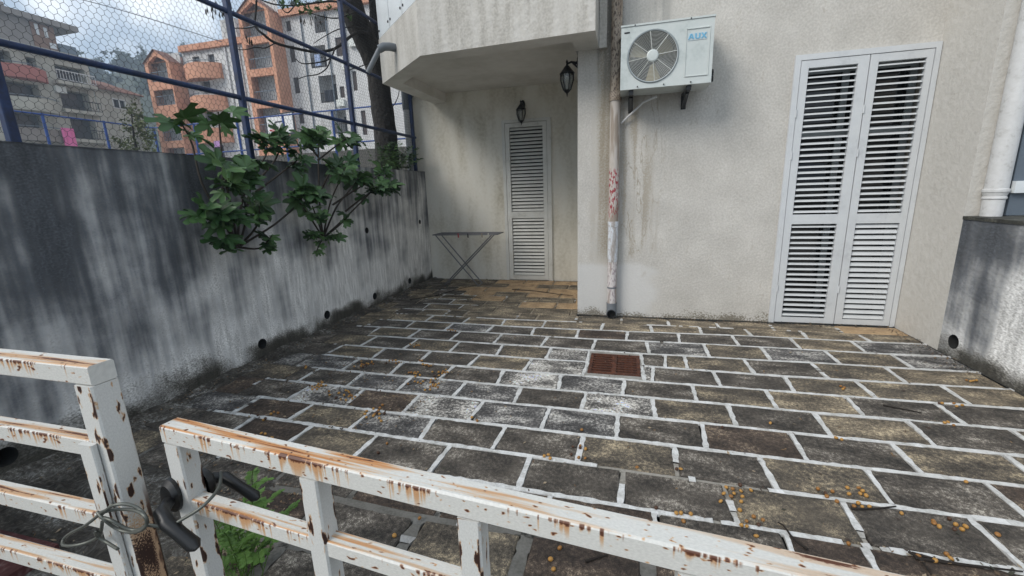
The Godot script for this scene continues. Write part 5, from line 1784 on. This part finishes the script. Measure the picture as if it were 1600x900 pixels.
func build_litter() -> void:
	rng.seed = 818
	var sm := SphereMesh.new()
	sm.radius = 0.0082
	sm.height = 0.0150
	sm.radial_segments = 12
	sm.rings = 7
	for q in BERRIES:
		var n: int = q[2]
		var spread := 0.0095 * sqrt(float(n))
		var placed := []
		for i in n:
			var p := Vector3.ZERO
			for tr in 12:
				p = Vector3(q[0] + rng.randfn() * spread * 1.2, 0.0108, q[1] + rng.randfn() * spread)
				var ok := true
				for e in placed:
					if p.distance_to(e) < 0.0165: ok = false
				if ok: break
			placed.append(p)
			var o := MeshInstance3D.new()
			o.mesh = sm
			var r := rng.randf()
			o.material_override = M.berry[0 if r < 0.55 else (1 if r < 0.85 else 2)]
			o.name = numbered("fallen_berry")
			add_child(o)
			o.position = p
			o.scale = Vector3(rng.randf_range(0.8, 1.2), rng.randf_range(0.7, 1.05), rng.randf_range(0.8, 1.15))
			o.rotation = Vector3(rng.randf() * 0.6, rng.randf() * 6.0, rng.randf() * 0.6)
			var row := 0
			for kk in LINES.size():
				if line_z(kk, q[0]) > q[1]: row += 1
			var side: String = "at far left" if q[0] < -1.6 else ("left of centre" if q[0] < -0.9 else ("in the middle" if q[0] < 0.3 else ("right of centre" if q[0] < 0.9 else "at right")))
			var how := "in a heap" if n > 9 else ("in a loose cluster" if n > 2 else ("in a pair" if n == 2 else "lying alone"))
			tag(o, "yellow-brown berry %s, %s paving row from gate, %s" % [how, ORD[row], side], "berry", "fallen berries %s, row %d, %s" % [how, row + 1, side])
	# twigs
	var tw := [[[1262, 858], [1240, 842], [1225, 822], [1215, 816]], [[1330, 795], [1365, 795], [1400, 791]], [[1420, 862], [1440, 876], [1455, 898]], [[1425, 864], [1480, 878], [1540, 886], [1598, 893]],
		[[1430, 872], [1500, 882], [1560, 889]], [[800, 452], [840, 455], [868, 459], [896, 462]], [[640, 468], [680, 462], [715, 452], [750, 444]], [[665, 462], [700, 463], [735, 464], [752, 466]], [[915, 877], [940, 869], [950, 867]], [[1380, 633], [1420, 641], [1440, 645]]]
	var names := ["curved dark twig on the paving by the gate rail", "thin straight twig lying along a white joint at right", "forked dry twig in the lower right corner", "long dry stalk in the lower right corner", "shorter dry stalk beside the long one at lower right", "dark stick lying on the porch floor before the narrow shutter",
		"bent twig beneath the drying rack", "thin twig on the porch floor left of the rack", "little dark twig below the gate rail", "pale twig on the right side of the paving"]
	for i in tw.size():
		var pts := []
		for p in tw[i]: pts.append(on_y(p[0], p[1], 0.011))
		var mb := MB.new()
		var cv := curve(pts, 3)
		mb.tube(cv, _radii(cv.size(), 0.005, 0.0025), 6)
		var o := part(self, "twig", mb, M.twig)
		tag(o, names[i], "twig", "twigs on the paving")
	# dry leaf crumbs and soil gathered at the edges
	var lt := MB.new()
	var zones := [[-2.74, -2.45, -5.7, -1.0, 900], [-2.4, -1.1, -2.9, -1.8, 900], [-1.2, 1.9, -3.6, -1.5, 420], [-2.5, -1.6, -5.6, -4.6, 380], [-2.2, -1.25, -1.5, -0.85, 700], [1.1, 2.2, -4.2, -4.12, 160], [1.85, 2.2, -4.2, -3.2, 260], [-0.4, 1.2, -4.19, -4.14, 220], [0.9, 1.5, -1.52, -1.38, 140], [-2.0, -0.5, -5.78, -5.7, 120]]
	for zn in zones:
		for i in zn[4]:
			var p := Vector3(rng.randf_range(zn[0], zn[1]), rng.randf_range(0.006, 0.016), rng.randf_range(zn[2], zn[3]))
			if zn[0] == -2.74: p = Vector3(-2.78 + absf(rng.randfn()) * 0.11, 0.022, p.z)
			if zn[0] == 1.85: p.x = 2.225 - absf(rng.randfn()) * 0.10
			if zn[0] == -2.2: p.y = rng.randf_range(0.008, 0.035)
			var u := Vector3(rng.randfn(), rng.randfn() * 0.25, rng.randfn()).normalized()
			var w := u.cross(Vector3(rng.randfn() * 0.3, 1, rng.randfn() * 0.3)).normalized()
			var s := rng.randf_range(0.003, 0.012)
			lt.col = [Color(0.05, 0.035, 0.025), Color(0.10, 0.07, 0.045), Color(0.17, 0.11, 0.06), Color(0.28, 0.22, 0.15), Color(0.04, 0.04, 0.03)][rng.randi() % 5]
			lt.quad(p - u * s, p + w * s * 0.5, p + u * s, p - w * s * 0.5)
	var ln := part(self, "leaf_litter", lt, M.litter)
	tag(ln, "brown crumbs of dry leaves and soil along the walls and joints", "litter")
	ln.set_meta("kind", "stuff")

# ------------------------------------------------------------------ buildings beyond
func window_in(parent: Node, o: Vector3, U: Vector3, r: Array, depth: float, m: Material, called := "window") -> MeshInstance3D:
	var mb := MB.new()
	var N := U.cross(Vector3.UP)
	var p := o - N * depth
	mb.quad(p + U * r[0] + Vector3.UP * r[1], p + U * r[2] + Vector3.UP * r[1], p + U * r[2] + Vector3.UP * r[3], p + U * r[0] + Vector3.UP * r[3])
	return part(parent, called, mb, m)

func railing(parent: Node, a: Vector3, b: Vector3, h: float, m: Material) -> void:
	var mb := MB.new()
	mb.bar(a + Vector3(0, h, 0), b + Vector3(0, h, 0), 0.07, 0.07)
	mb.bar(a + Vector3(0, 0.12, 0), b + Vector3(0, 0.12, 0), 0.05, 0.05)
	var n := int(a.distance_to(b) / 0.22)
	for i in n + 1:
		var p := a.lerp(b, float(i) / n)
		mb.wire(p + Vector3(0, 0.1, 0), p + Vector3(0, h, 0), 0.022)
	part(parent, "railing", mb, m)

func curved_balcony(parent: Node, o: Vector3, U: Vector3, w: float, h: float, bulge: float, m: Material) -> void:
	var mb := MB.new()
	var N := U.cross(Vector3.UP)
	var n := 14
	var pts := []
	for i in n + 1:
		var f := float(i) / n
		pts.append(o + U * (w * f) + N * (0.35 + bulge * sin(PI * f)))
	for i in n:
		var a: Vector3 = pts[i]
		var b: Vector3 = pts[i + 1]
		mb.quad(a, b, b + Vector3.UP * h, a + Vector3.UP * h)
		mb.tri(o + U * w * 0.5, b, a)
		mb.quad(a + Vector3.UP * h, b + Vector3.UP * h, b + Vector3.UP * h - N * 0.15, a + Vector3.UP * h - N * 0.15)
		mb.quad(b - N * 0.15, a - N * 0.15, a - N * 0.15 + Vector3.UP * h, b - N * 0.15 + Vector3.UP * h)
	mb.quad(o, pts[0], pts[0] + Vector3.UP * h, o + Vector3.UP * h)
	mb.quad(pts[n], o + U * w, o + U * w + Vector3.UP * h, pts[n] + Vector3.UP * h)
	part(parent, "curved_balcony", mb, m)
	var r := MB.new()
	var rp := []
	for p in pts: rp.append(p + Vector3.UP * (h + 0.18) - N * 0.08)
	r.tube(rp, 0.035, 6)
	part(parent, "balcony_rail", r, M.panel_grey)

# gabled bay with open loggias: front on plane z, side walls back to zb
func bay(parent: Node, x0: float, x1: float, zf: float, zb: float, y0: float, eave: float, apex: float, opens: Array) -> void:
	var mb := MB.new()
	mb.panel(Vector3(x0, y0, zf), Vector3.RIGHT, Vector3.UP, x1 - x0, eave - y0, opens.map(func(q): return [q[0] - x0, q[1] - y0, q[2] - x0, minf(q[3], eave) - y0]), 0.35)
	var xm := (x0 + x1) * 0.5
	# gable rim round the arched top opening
	var top: Array = opens[0]
	var g := [Vector3(x0, eave, zf), Vector3(xm, apex, zf), Vector3(x1, eave, zf)]
	var gi := [Vector3(top[0], eave, zf), Vector3(xm, apex - 0.5, zf), Vector3(top[2], eave, zf)]
	mb.quad(g[0], gi[0], gi[1], g[1])
	mb.quad(gi[2], g[2], g[1], gi[1])
	for i in 2: mb.quad(gi[i] - Vector3(0, 0, 0.35), gi[i], gi[i + 1], gi[i + 1] - Vector3(0, 0, 0.35))
	part(parent, "bay_front", mb, M.orange)
	var sd := MB.new()
	sd.quad(Vector3(x1, y0, zf), Vector3(x1, y0, zb), Vector3(x1, eave, zb), Vector3(x1, eave, zf))
	sd.quad(Vector3(x0, y0, zb), Vector3(x0, y0, zf), Vector3(x0, eave, zf), Vector3(x0, eave, zb))
	part(parent, "bay_side", sd, M.orange)
	var rf := MB.new()
	rf.quad(Vector3(x1 + 0.1, eave - 0.05, zf + 0.15), Vector3(x1 + 0.1, eave - 0.05, zb - 2.0), Vector3(xm, apex + 0.1, zb - 2.0), Vector3(xm, apex + 0.1, zf + 0.15))
	rf.quad(Vector3(x0 - 0.1, eave - 0.05, zb - 2.0), Vector3(x0 - 0.1, eave - 0.05, zf + 0.15), Vector3(xm, apex + 0.1, zf + 0.15), Vector3(xm, apex + 0.1, zb - 2.0))
	part(parent, "bay_roof", rf, M.tile)
	var back := MB.new()
	back.panel(Vector3(x0, y0, zb + 0.3), Vector3.RIGHT, Vector3.UP, x1 - x0, apex - y0, [], 0.0)
	for q in opens: back.quad(Vector3(x0, q[1], zf - 0.3), Vector3(x1, q[1], zf - 0.3), Vector3(x1, q[1], zb + 0.3), Vector3(x0, q[1], zb + 0.3))
	part(parent, "loggia_wall", back, M.far_white)
	for q in opens:
		var dm := MB.new()
		dm.span(Vector3(lerpf(q[0], q[2], 0.62), q[1], zb + 0.31), Vector3(q[2] - 0.15, q[1] + 1.75, zb + 0.36))
		part(parent, "balcony_door", dm, M.far_dark)
		railing(parent, Vector3(q[0], q[1], zf - 0.18), Vector3(q[2], q[1], zf - 0.18), 0.95, M.panel_grey)

func build_far() -> void:
	var zf := -37.0
	var zm := -38.6
	var h := thing("apartment_building", "white apartment block with orange gabled bays and rounded orange balconies", "building", Vector3(-33, 1.3, -40))
	bay(h, -48.1, -44.85, zf, zm, 1.3, 15.1, 16.2, [[-47.65, 13.3, -45.25, 15.1], [-47.6, 11.0, -45.0, 12.5], [-47.6, 7.5, -45.0, 9.5], [-47.6, 4.6, -45.0, 6.8]])
	bay(h, -35.6, -32.15, zf, zm, 1.3, 18.2, 19.4, [[-35.2, 16.05, -32.55, 18.2], [-35.2, 13.3, -32.5, 15.45], [-35.2, 10.4, -32.5, 12.65], [-35.1, 7.4, -32.4, 9.8]])
	# middle wall
	var mw := MB.new()
	var mo := [[-43.6, 14.75, -42.7, 15.7], [-41.6, 14.75, -40.8, 15.7], [-42.9, 12.1, -41.9, 13.3], [-43.2, 9.1, -42.2, 10.2], [-41.0, 9.1, -40.2, 10.2], [-43.0, 5.6, -41.6, 7.0], [-37.2, 14.3, -36.4, 15.9], [-37.0, 11.3, -36.2, 12.9], [-36.9, 8.4, -36.1, 9.9]]
	var X := -44.85
	mw.panel(Vector3(X, 1.3, zm), Vector3.RIGHT, Vector3.UP, 9.25, 14.9, mo.map(func(q): return [q[0] - X, q[1] - 1.3, q[2] - X, q[3] - 1.3]), 0.25)
	mw.span(Vector3(-39.4, 16.2, zm - 3), Vector3(-37.6, 18.6, zm - 0.02))
	part(h, "middle_wall", mw, M.far_white)
	for q in mo: window_in(h, Vector3(0, 0, zm), Vector3.RIGHT, q, 0.2, M.far_dark)
	var co := MB.new()
	co.span(Vector3(-44.84, 16.2, zm - 4), Vector3(-35.62, 16.75, zm + 0.35))
	part(h, "cornice", co, M.orange)
	var dp := MB.new()
	dp.tube([Vector3(-39.2, 1.4, zm + 0.12), Vector3(-39.2, 16.1, zm + 0.12)], 0.08, 8)
	part(h, "drainpipe", dp, M.metal_white)
	var gb := MB.new()
	gb.span(Vector3(-38.9, 1.3, zm + 0.01), Vector3(-37.5, 16.1, zm + 0.14))
	part(h, "grey_pilaster", gb, M.far_white)
	for y in [13.3, 10.25, 7.1]: curved_balcony(h, Vector3(-44.6, y, zm), Vector3.RIGHT, 4.6, 1.45, 1.0, M.orange)
	# right wall with loggias
	var R0 := -32.15
	var ro := [[-31.75, 16.7, -31.2, 17.6], [-31.75, 14.0, -31.15, 15.45], [-31.75, 11.2, -31.15, 12.65], [-31.7, 8.4, -31.1, 9.85], [-24.6, 16.2, -24.0, 17.5], [-25.2, 10.9, -24.75, 12.6], [-24.7, 6.9, -24.2, 9.1], [-26.7, 10.4, -26.2, 11.4], [-26.6, 14.0, -25.6, 15.6]]
	var lo := [[-29.5, 13.25, -27.75, 15.15], [-28.9, 10.1, -27.0, 12.5], [-28.0, 7.2, -26.3, 9.4], [-23.6, 10.2, -21.4, 12.2], [-23.3, 6.7, -21.2, 9.0], [-28.6, 16.2, -27.4, 17.6]]
	var rw := MB.new()
	rw.panel(Vector3(R0, 1.3, zm), Vector3.RIGHT, Vector3.UP, 13.0, 16.6, (ro + lo).map(func(q): return [q[0] - R0, q[1] - 1.3, q[2] - R0, q[3] - 1.3]), 0.3)
	part(h, "right_wall", rw, M.far_white)
	for q in ro: window_in(h, Vector3(0, 0, zm), Vector3.RIGHT, q, 0.1, M.far_shutter)
	for q in lo:
		var cell := MB.new()
		cell.quad(Vector3(q[0], q[1], zm - 1.4), Vector3(q[2], q[1], zm - 1.4), Vector3(q[2], q[3], zm - 1.4), Vector3(q[0], q[3], zm - 1.4))
		cell.quad(Vector3(q[0], q[1], zm), Vector3(q[2], q[1], zm), Vector3(q[2], q[1], zm - 1.4), Vector3(q[0], q[1], zm - 1.4))
		cell.quad(Vector3(q[0], q[1], zm), Vector3(q[0], q[1], zm - 1.4), Vector3(q[0], q[3], zm - 1.4), Vector3(q[0], q[3], zm))
		cell.quad(Vector3(q[2], q[1], zm - 1.4), Vector3(q[2], q[1], zm), Vector3(q[2], q[3], zm), Vector3(q[2], q[3], zm - 1.4))
		cell.quad(Vector3(q[0], q[3], zm - 1.4), Vector3(q[2], q[3], zm - 1.4), Vector3(q[2], q[3], zm), Vector3(q[0], q[3], zm))
		part(h, "loggia", cell, M.far_white)
		window_in(h, Vector3(0, 0, zm), Vector3.RIGHT, [q[0] + 0.5, q[1], q[2] - 0.35, q[3] - 0.45], 1.36, M.far_dark, "balcony_door")
		railing(h, Vector3(q[0], q[1], zm - 0.1), Vector3(q[2], q[1], zm - 0.1), 0.9, M.far_shutter)
	var c2 := MB.new()
	c2.span(Vector3(-32.1, 17.9, zm - 4), Vector3(-19.1, 18.5, zm + 0.4))
	part(h, "cornice", c2, M.orange)
	for q in [[-26.0, 12.75], [-25.0, 14.6], [-27.0, 9.6]]:
		var a := MB.new()
		a.span(Vector3(q[0], q[1], zm + 0.02), Vector3(q[0] + 0.8, q[1] + 0.6, zm + 0.32))
		a.lathe(Vector3(q[0] + 0.32, q[1] + 0.3, zm + 0.325), [[0.22, 0.0], [0.2, 0.02], [0.0, 0.01]], 14, Basis(Vector3(1, 0, 0), Vector3(0, 0, 1), Vector3(0, -1, 0)))
		part(h, "wall_unit", a, M.ac_grille)
	for x in [-30.0, -27.3, -25.4]:
		var d := MB.new()
		d.tube([Vector3(x, 1.4, zm + 0.1), Vector3(x, 17.8, zm + 0.1)], 0.06, 8)
		part(h, "drainpipe", d, M.panel_grey)
	var blk := MB.new()
	blk.span(Vector3(-48.0, 1.3, -52), Vector3(-19.2, 15.9, zm - 1.6))
	blk.span(Vector3(-32.0, 15.9, -52), Vector3(-19.2, 17.9, zm - 1.6))
	part(h, "rear_block", blk, M.far_white)
	rng.seed = 515
	var hd := MB.new()
	for i in 9: leaf_cloud(hd, Vector3(-31.0 + i * 1.2, 19.0, zm - 0.9), Vector3(0.9, 0.6, 0.7), 90, 0.18)
	var ho := part(self, "rooftop_hedge", hd, M.wood_far)
	tag(ho, "dark green hedge along the roof edge of the orange and white block", "hedge")
	# washing on the balconies
	var wash := [[Vector3(-28.4, 10.2, zm + 0.05), 1.0, 1.0, Color(0.10, 0.11, 0.16), "dark clothes hanging from a balcony of the white block"], [Vector3(-23.2, 10.3, zm + 0.05), 0.8, 1.1, Color(0.75, 0.55, 0.66), "pink and white towel hanging from a balcony beside the trunk"], [Vector3(-41.2, 6.6, zm + 1.4), 0.9, 0.6, Color(0.68, 0.52, 0.72), "lilac cloth hanging below a rounded orange balcony"], [Vector3(-29.0, 13.4, zm + 0.05), 0.6, 1.0, Color(0.6, 0.66, 0.78), "pale blue sheet on an upper balcony of the white block"]]
	for q in wash:
		var c := MB.new()
		var o: Vector3 = q[0]
		for i in 6:
			var f0: float = q[1] * i / 6.0
			var f1: float = q[1] * (i + 1) / 6.0
			var d0 := 0.05 * sin(i * 1.8)
			var d1 := 0.05 * sin((i + 1) * 1.8)
			c.quad(o + Vector3(f0, 0, d0), o + Vector3(f1, 0, d1), o + Vector3(f1, q[2], 0), o + Vector3(f0, q[2], 0))
			c.quad(o + Vector3(f1, 0, d1 - 0.03), o + Vector3(f0, 0, d0 - 0.03), o + Vector3(f0, q[2], -0.03), o + Vector3(f1, q[2], -0.03))
		tag(part(self, "laundry", c, mat(q[3], 0.9)), q[4], "laundry")
	# cream block on the left, its front looking along +x
	var U := Vector3(0, 0, -1)
	var bx := -52.0
	var b := thing("apartment_building", "cream apartment block with a salmon rounded balcony, behind the fence at far left", "building", Vector3(bx - 4, 1.3, -29))
	var Z0 := -20.0
	var so := [[7.4, 10.4, 10.0, 12.0], [11.5, 10.3, 13.85, 12.0], [11.8, 7.6, 13.9, 9.5], [7.6, 13.4, 8.6, 14.4], [9.6, 13.4, 10.3, 14.3], [7.8, 7.7, 9.8, 9.4], [4.0, 13.2, 5.5, 14.4], [4.0, 10.3, 5.6, 11.8], [11.6, 12.75, 14.0, 14.2]]
	var cw := MB.new()
	cw.panel(Vector3(bx, 1.3, Z0), U, Vector3.UP, 14.4, 13.6, so.map(func(q): return [q[0], q[1] - 1.3, q[2], q[3] - 1.3]), 0.9)
	cw.quad(Vector3(bx, 1.3, -34.4), Vector3(bx - 9, 1.3, -34.4), Vector3(bx - 9, 14.9, -34.4), Vector3(bx, 14.9, -34.4))
	part(b, "wall", cw, M.cream)
	var cr := MB.new()
	cr.span(Vector3(bx - 9, 14.9, -34.5), Vector3(bx + 0.5, 15.25, Z0))
	part(b, "roof", cr, M.cream)
	for q in so:
		window_in(b, Vector3(bx, 0, Z0), U, q, 0.88, M.far_dark)
	for q in [[7.15, 12.2, 3.5, M.salmon], [6.9, 9.55, 4.2, M.cream], [7.1, 7.0, 4.0, M.taupe]]:
		curved_balcony(b, Vector3(bx, q[1], Z0) + U * q[0], U, q[2], 1.05, 0.9, q[3])
	for y in [12.35, 9.85, 7.2]:
		var sl := MB.new()
		sl.span(Vector3(bx, y, -31.1), Vector3(bx + 0.9, y + 0.28, -34.25))
		part(b, "balcony_slab", sl, M.cream)
		railing(b, Vector3(bx + 0.85, y + 0.28, -31.15), Vector3(bx + 0.85, y + 0.28, -34.2), 0.9, M.metal_white if y > 12 else M.far_dark)
	var au := MB.new()
	au.span(Vector3(bx + 0.02, 11.6, -31.1), Vector3(bx + 0.35, 12.2, -31.9))
	part(b, "wall_unit", au, M.ac_grille)
	var pk := MB.new()
	for i in 6:
		var z0 := -30.2 - i * 0.16
		pk.quad(Vector3(bx + 1.25 + 0.05 * sin(i * 2.0), 6.6, z0), Vector3(bx + 1.25 + 0.05 * sin((i + 1) * 2.0), 6.6, z0 - 0.16), Vector3(bx + 1.2, 8.3, z0 - 0.16), Vector3(bx + 1.2, 8.3, z0))
		pk.quad(Vector3(bx + 1.16, 6.6, z0 - 0.16), Vector3(bx + 1.16, 6.6, z0), Vector3(bx + 1.14, 8.3, z0), Vector3(bx + 1.14, 8.3, z0 - 0.16))
	tag(part(self, "laundry", pk, mat(Color(0.85, 0.42, 0.62), 0.9)), "bright pink towel hanging from the cream block", "laundry")
	# pale house with a tiled roof
	var s := thing("house", "pale grey house with a low tiled roof and one white window", "house", Vector3(bx - 2, 1.3, -36.6))
	var hw := MB.new()
	hw.panel(Vector3(bx + 0.05, 1.3, -34.42), U, Vector3.UP, 4.3, 11.4, [[1.5, 9.75, 2.65, 10.6]], 0.2)
	hw.quad(Vector3(bx + 0.05, 1.3, -38.72), Vector3(bx - 6, 1.3, -38.72), Vector3(bx - 6, 12.7, -38.72), Vector3(bx + 0.05, 12.7, -38.72))
	part(s, "wall", hw, M.cream)
	var wn := window_in(s, Vector3(bx + 0.05, 0, -34.42), U, [1.5, 11.05, 2.65, 11.9], 0.16, M.far_dark)
	var wf := MB.new()
	for q in [[1.45, 11.0, 2.7, 11.06], [1.45, 11.88, 2.7, 11.95], [1.45, 11.06, 1.53, 11.88], [2.62, 11.06, 2.7, 11.88], [2.04, 11.06, 2.12, 11.88]]:
		wf.span(Vector3(bx + 0.06, q[1], -34.42 - q[0]), Vector3(bx + 0.10, q[3], -34.42 - q[2]))
	part(wn, "window_frame", wf, M.metal_white)
	var tr := MB.new()
	tr.quad(Vector3(bx + 0.4, 12.6, -34.4), Vector3(bx + 0.4, 12.6, -39.0), Vector3(bx - 3, 14.1, -37.6), Vector3(bx - 3, 14.1, -35.4))
	tr.quad(Vector3(bx + 0.4, 12.6, -39.0), Vector3(bx - 6, 12.6, -39.0), Vector3(bx - 3, 14.1, -37.6), Vector3(bx - 3, 14.1, -37.6))
	tr.quad(Vector3(bx - 6, 12.6, -34.4), Vector3(bx + 0.4, 12.6, -34.4), Vector3(bx - 3, 14.1, -35.4), Vector3(bx - 3, 14.1, -35.4))
	for i in 20:
		var z := -34.5 - i * 0.23
		tr.tube([Vector3(bx + 0.42, 12.62, z), Vector3(bx - 1.4, 13.42, lerpf(z, -36.5, 0.35))], 0.07, 5)
	part(s, "roof", tr, M.tile)
	# tall taupe block higher up
	var k := thing("apartment_building", "tall taupe block with brown cladding on the slope at upper left", "building", Vector3(-79, 1.3, -42))
	var kx := -75.0
	var kw := MB.new()
	kw.panel(Vector3(kx, 1.3, -24), U, Vector3.UP, 22.5, 23.3, [[12.5, 19.6, 13.6, 20.9], [15.0, 19.6, 16.0, 20.9]], 0.3)
	kw.quad(Vector3(kx, 1.3, -46.5), Vector3(kx - 12, 1.3, -46.5), Vector3(kx - 12, 24.6, -46.5), Vector3(kx, 24.6, -46.5))
	part(k, "wall", kw, M.taupe)
	var kr := MB.new()
	kr.span(Vector3(kx - 12, 24.6, -24), Vector3(kx + 0.8, 25.3, -48.9))
	kr.span(Vector3(kx - 4, 25.3, -40.5), Vector3(kx - 1, 26.3, -42.5))
	part(k, "roof", kr, M.taupe)
	var kc := MB.new()
	kc.span(Vector3(kx + 0.02, 18.0, -44.0), Vector3(kx + 0.12, 24.55, -46.45))
	part(k, "cladding", kc, M.brown_clad)
	for q in [[-44.4, 23.2, 0.35, 1.2], [-45.3, 23.1, 0.35, 1.1], [-45.6, 21.9, 0.7, 0.55]]:
		var wm := MB.new()
		wm.span(Vector3(kx + 0.13, q[1] - 0.1, q[0]), Vector3(kx + 0.18, q[1] + q[3], q[0] - q[2]))
		part(k, "window", wm, M.metal_white)
	for y in [18.6, 21.6]:
		var sl := MB.new()
		sl.span(Vector3(kx - 3, y, -46.52), Vector3(kx + 0.4, y + 1.0, -48.4))
		part(k, "side_balcony", sl, M.panel_grey)
	# wires across the sky
	var wires := [[[0, -30], [130, 0], [230, 28], [345, 65]], [[205, -5], [218, 40], [222, 80]]]
	var wl := ["thin overhead cable crossing the sky towards the orange block", "thin overhead cable hanging steeply in the sky"]
	for i in 1:
		var pts := []
		for p in wires[i]: pts.append(on_z(p[0], p[1], -30.0))
		var wm := MB.new()
		wm.tube(curve(pts, 4), 0.03, 5)
		tag(part(self, "overhead_cable", wm, M.net), wl[i], "cable")

func build_neighbour() -> void:
	var t := thing("neighbour_fence", "blue-grey sheet fence with a white rail, beyond the low right wall", "fence", Vector3(3.2, 0, -3.5))
	var a := MB.new()
	a.span(Vector3(2.415, 0.98, -3.62), Vector3(4.8, 2.6, -3.59))
	part(t, "sheet", a, M.panel_grey)
	var b := MB.new()
	b.span(Vector3(2.41, 1.125, -3.588), Vector3(4.8, 1.20, -3.555))
	part(t, "rail", b, M.panel_white)
	for x in [3.4, 4.6]:
		var c := MB.new()
		c.span(Vector3(x, 0.0, -3.588), Vector3(x + 0.05, 2.6, -3.555))
		part(t, "post", c, M.panel_white)

func _ready() -> void:
	# camera
	var cam := Camera3D.new()
	cam.name = "camera"
	cam.position = EYE
	cam.rotation_degrees = Vector3(-12.812, 15.054, -1.957)
	cam.fov = 67.675
	cam.near = 0.03
	cam.far = 3000
	add_child(cam)
	cam_basis = cam.basis
	cam.current = true
	# overcast sky, weak veiled sun
	var env := Environment.new()
	var sky := Sky.new()
	var pan := PanoramaSkyMaterial.new()
	pan.panorama = cloud_sky()
	pan.energy_multiplier = 1.0
	sky.sky_material = pan
	env.background_mode = Environment.BG_SKY
	env.sky = sky
	env.tonemap_mode = Environment.TONE_MAPPER_LINEAR
	env.tonemap_exposure = 2.05
	env.fog_enabled = true
	env.fog_density = 0.0022
	env.fog_light_color = Color(0.74, 0.80, 0.86)
	env.sdfgi_enabled = true
	env.ssao_enabled = true
	env.ssil_enabled = true
	var we := WorldEnvironment.new()
	we.name = "sky"
	we.environment = env
	add_child(we)
	var sun := DirectionalLight3D.new()
	sun.name = "sun"
	sun.light_energy = 0.5
	sun.light_angular_distance = 28.0
	sun.light_color = Color(1.0, 0.98, 0.95)
	sun.shadow_enabled = true
	sun.rotation_degrees = Vector3(-38, -43, 0)
	add_child(sun)
	make_materials()
	print("materials ", Time.get_ticks_msec())
	build_ground()
	build_paving()
	build_retaining_wall()
	build_low_wall()
	print("structure ", Time.get_ticks_msec())
	build_house()
	build_far()
	build_fence()
	print("fences ", Time.get_ticks_msec())
	build_neighbour()
	build_air_conditioner()
	var lc := on_z(886, 115, -4.33)
	lantern("black carriage lantern on the side of the porch post", lc, Vector3(-0.457, lc.y + 0.085, -4.33), 1.0)
	var lb := on_z(814, 171, BACK_Z + 0.13)
	lantern("black carriage lantern above the narrow shutter on the porch back wall", lb, Vector3(lb.x, lb.y + 0.08, BACK_Z + 0.002), 0.95)
	build_pipes()
	build_rack()
	build_grate()
	build_figs()
	build_tree()
	build_weeds()
	build_litter()
	build_gate()
	print("done ", Time.get_ticks_msec())
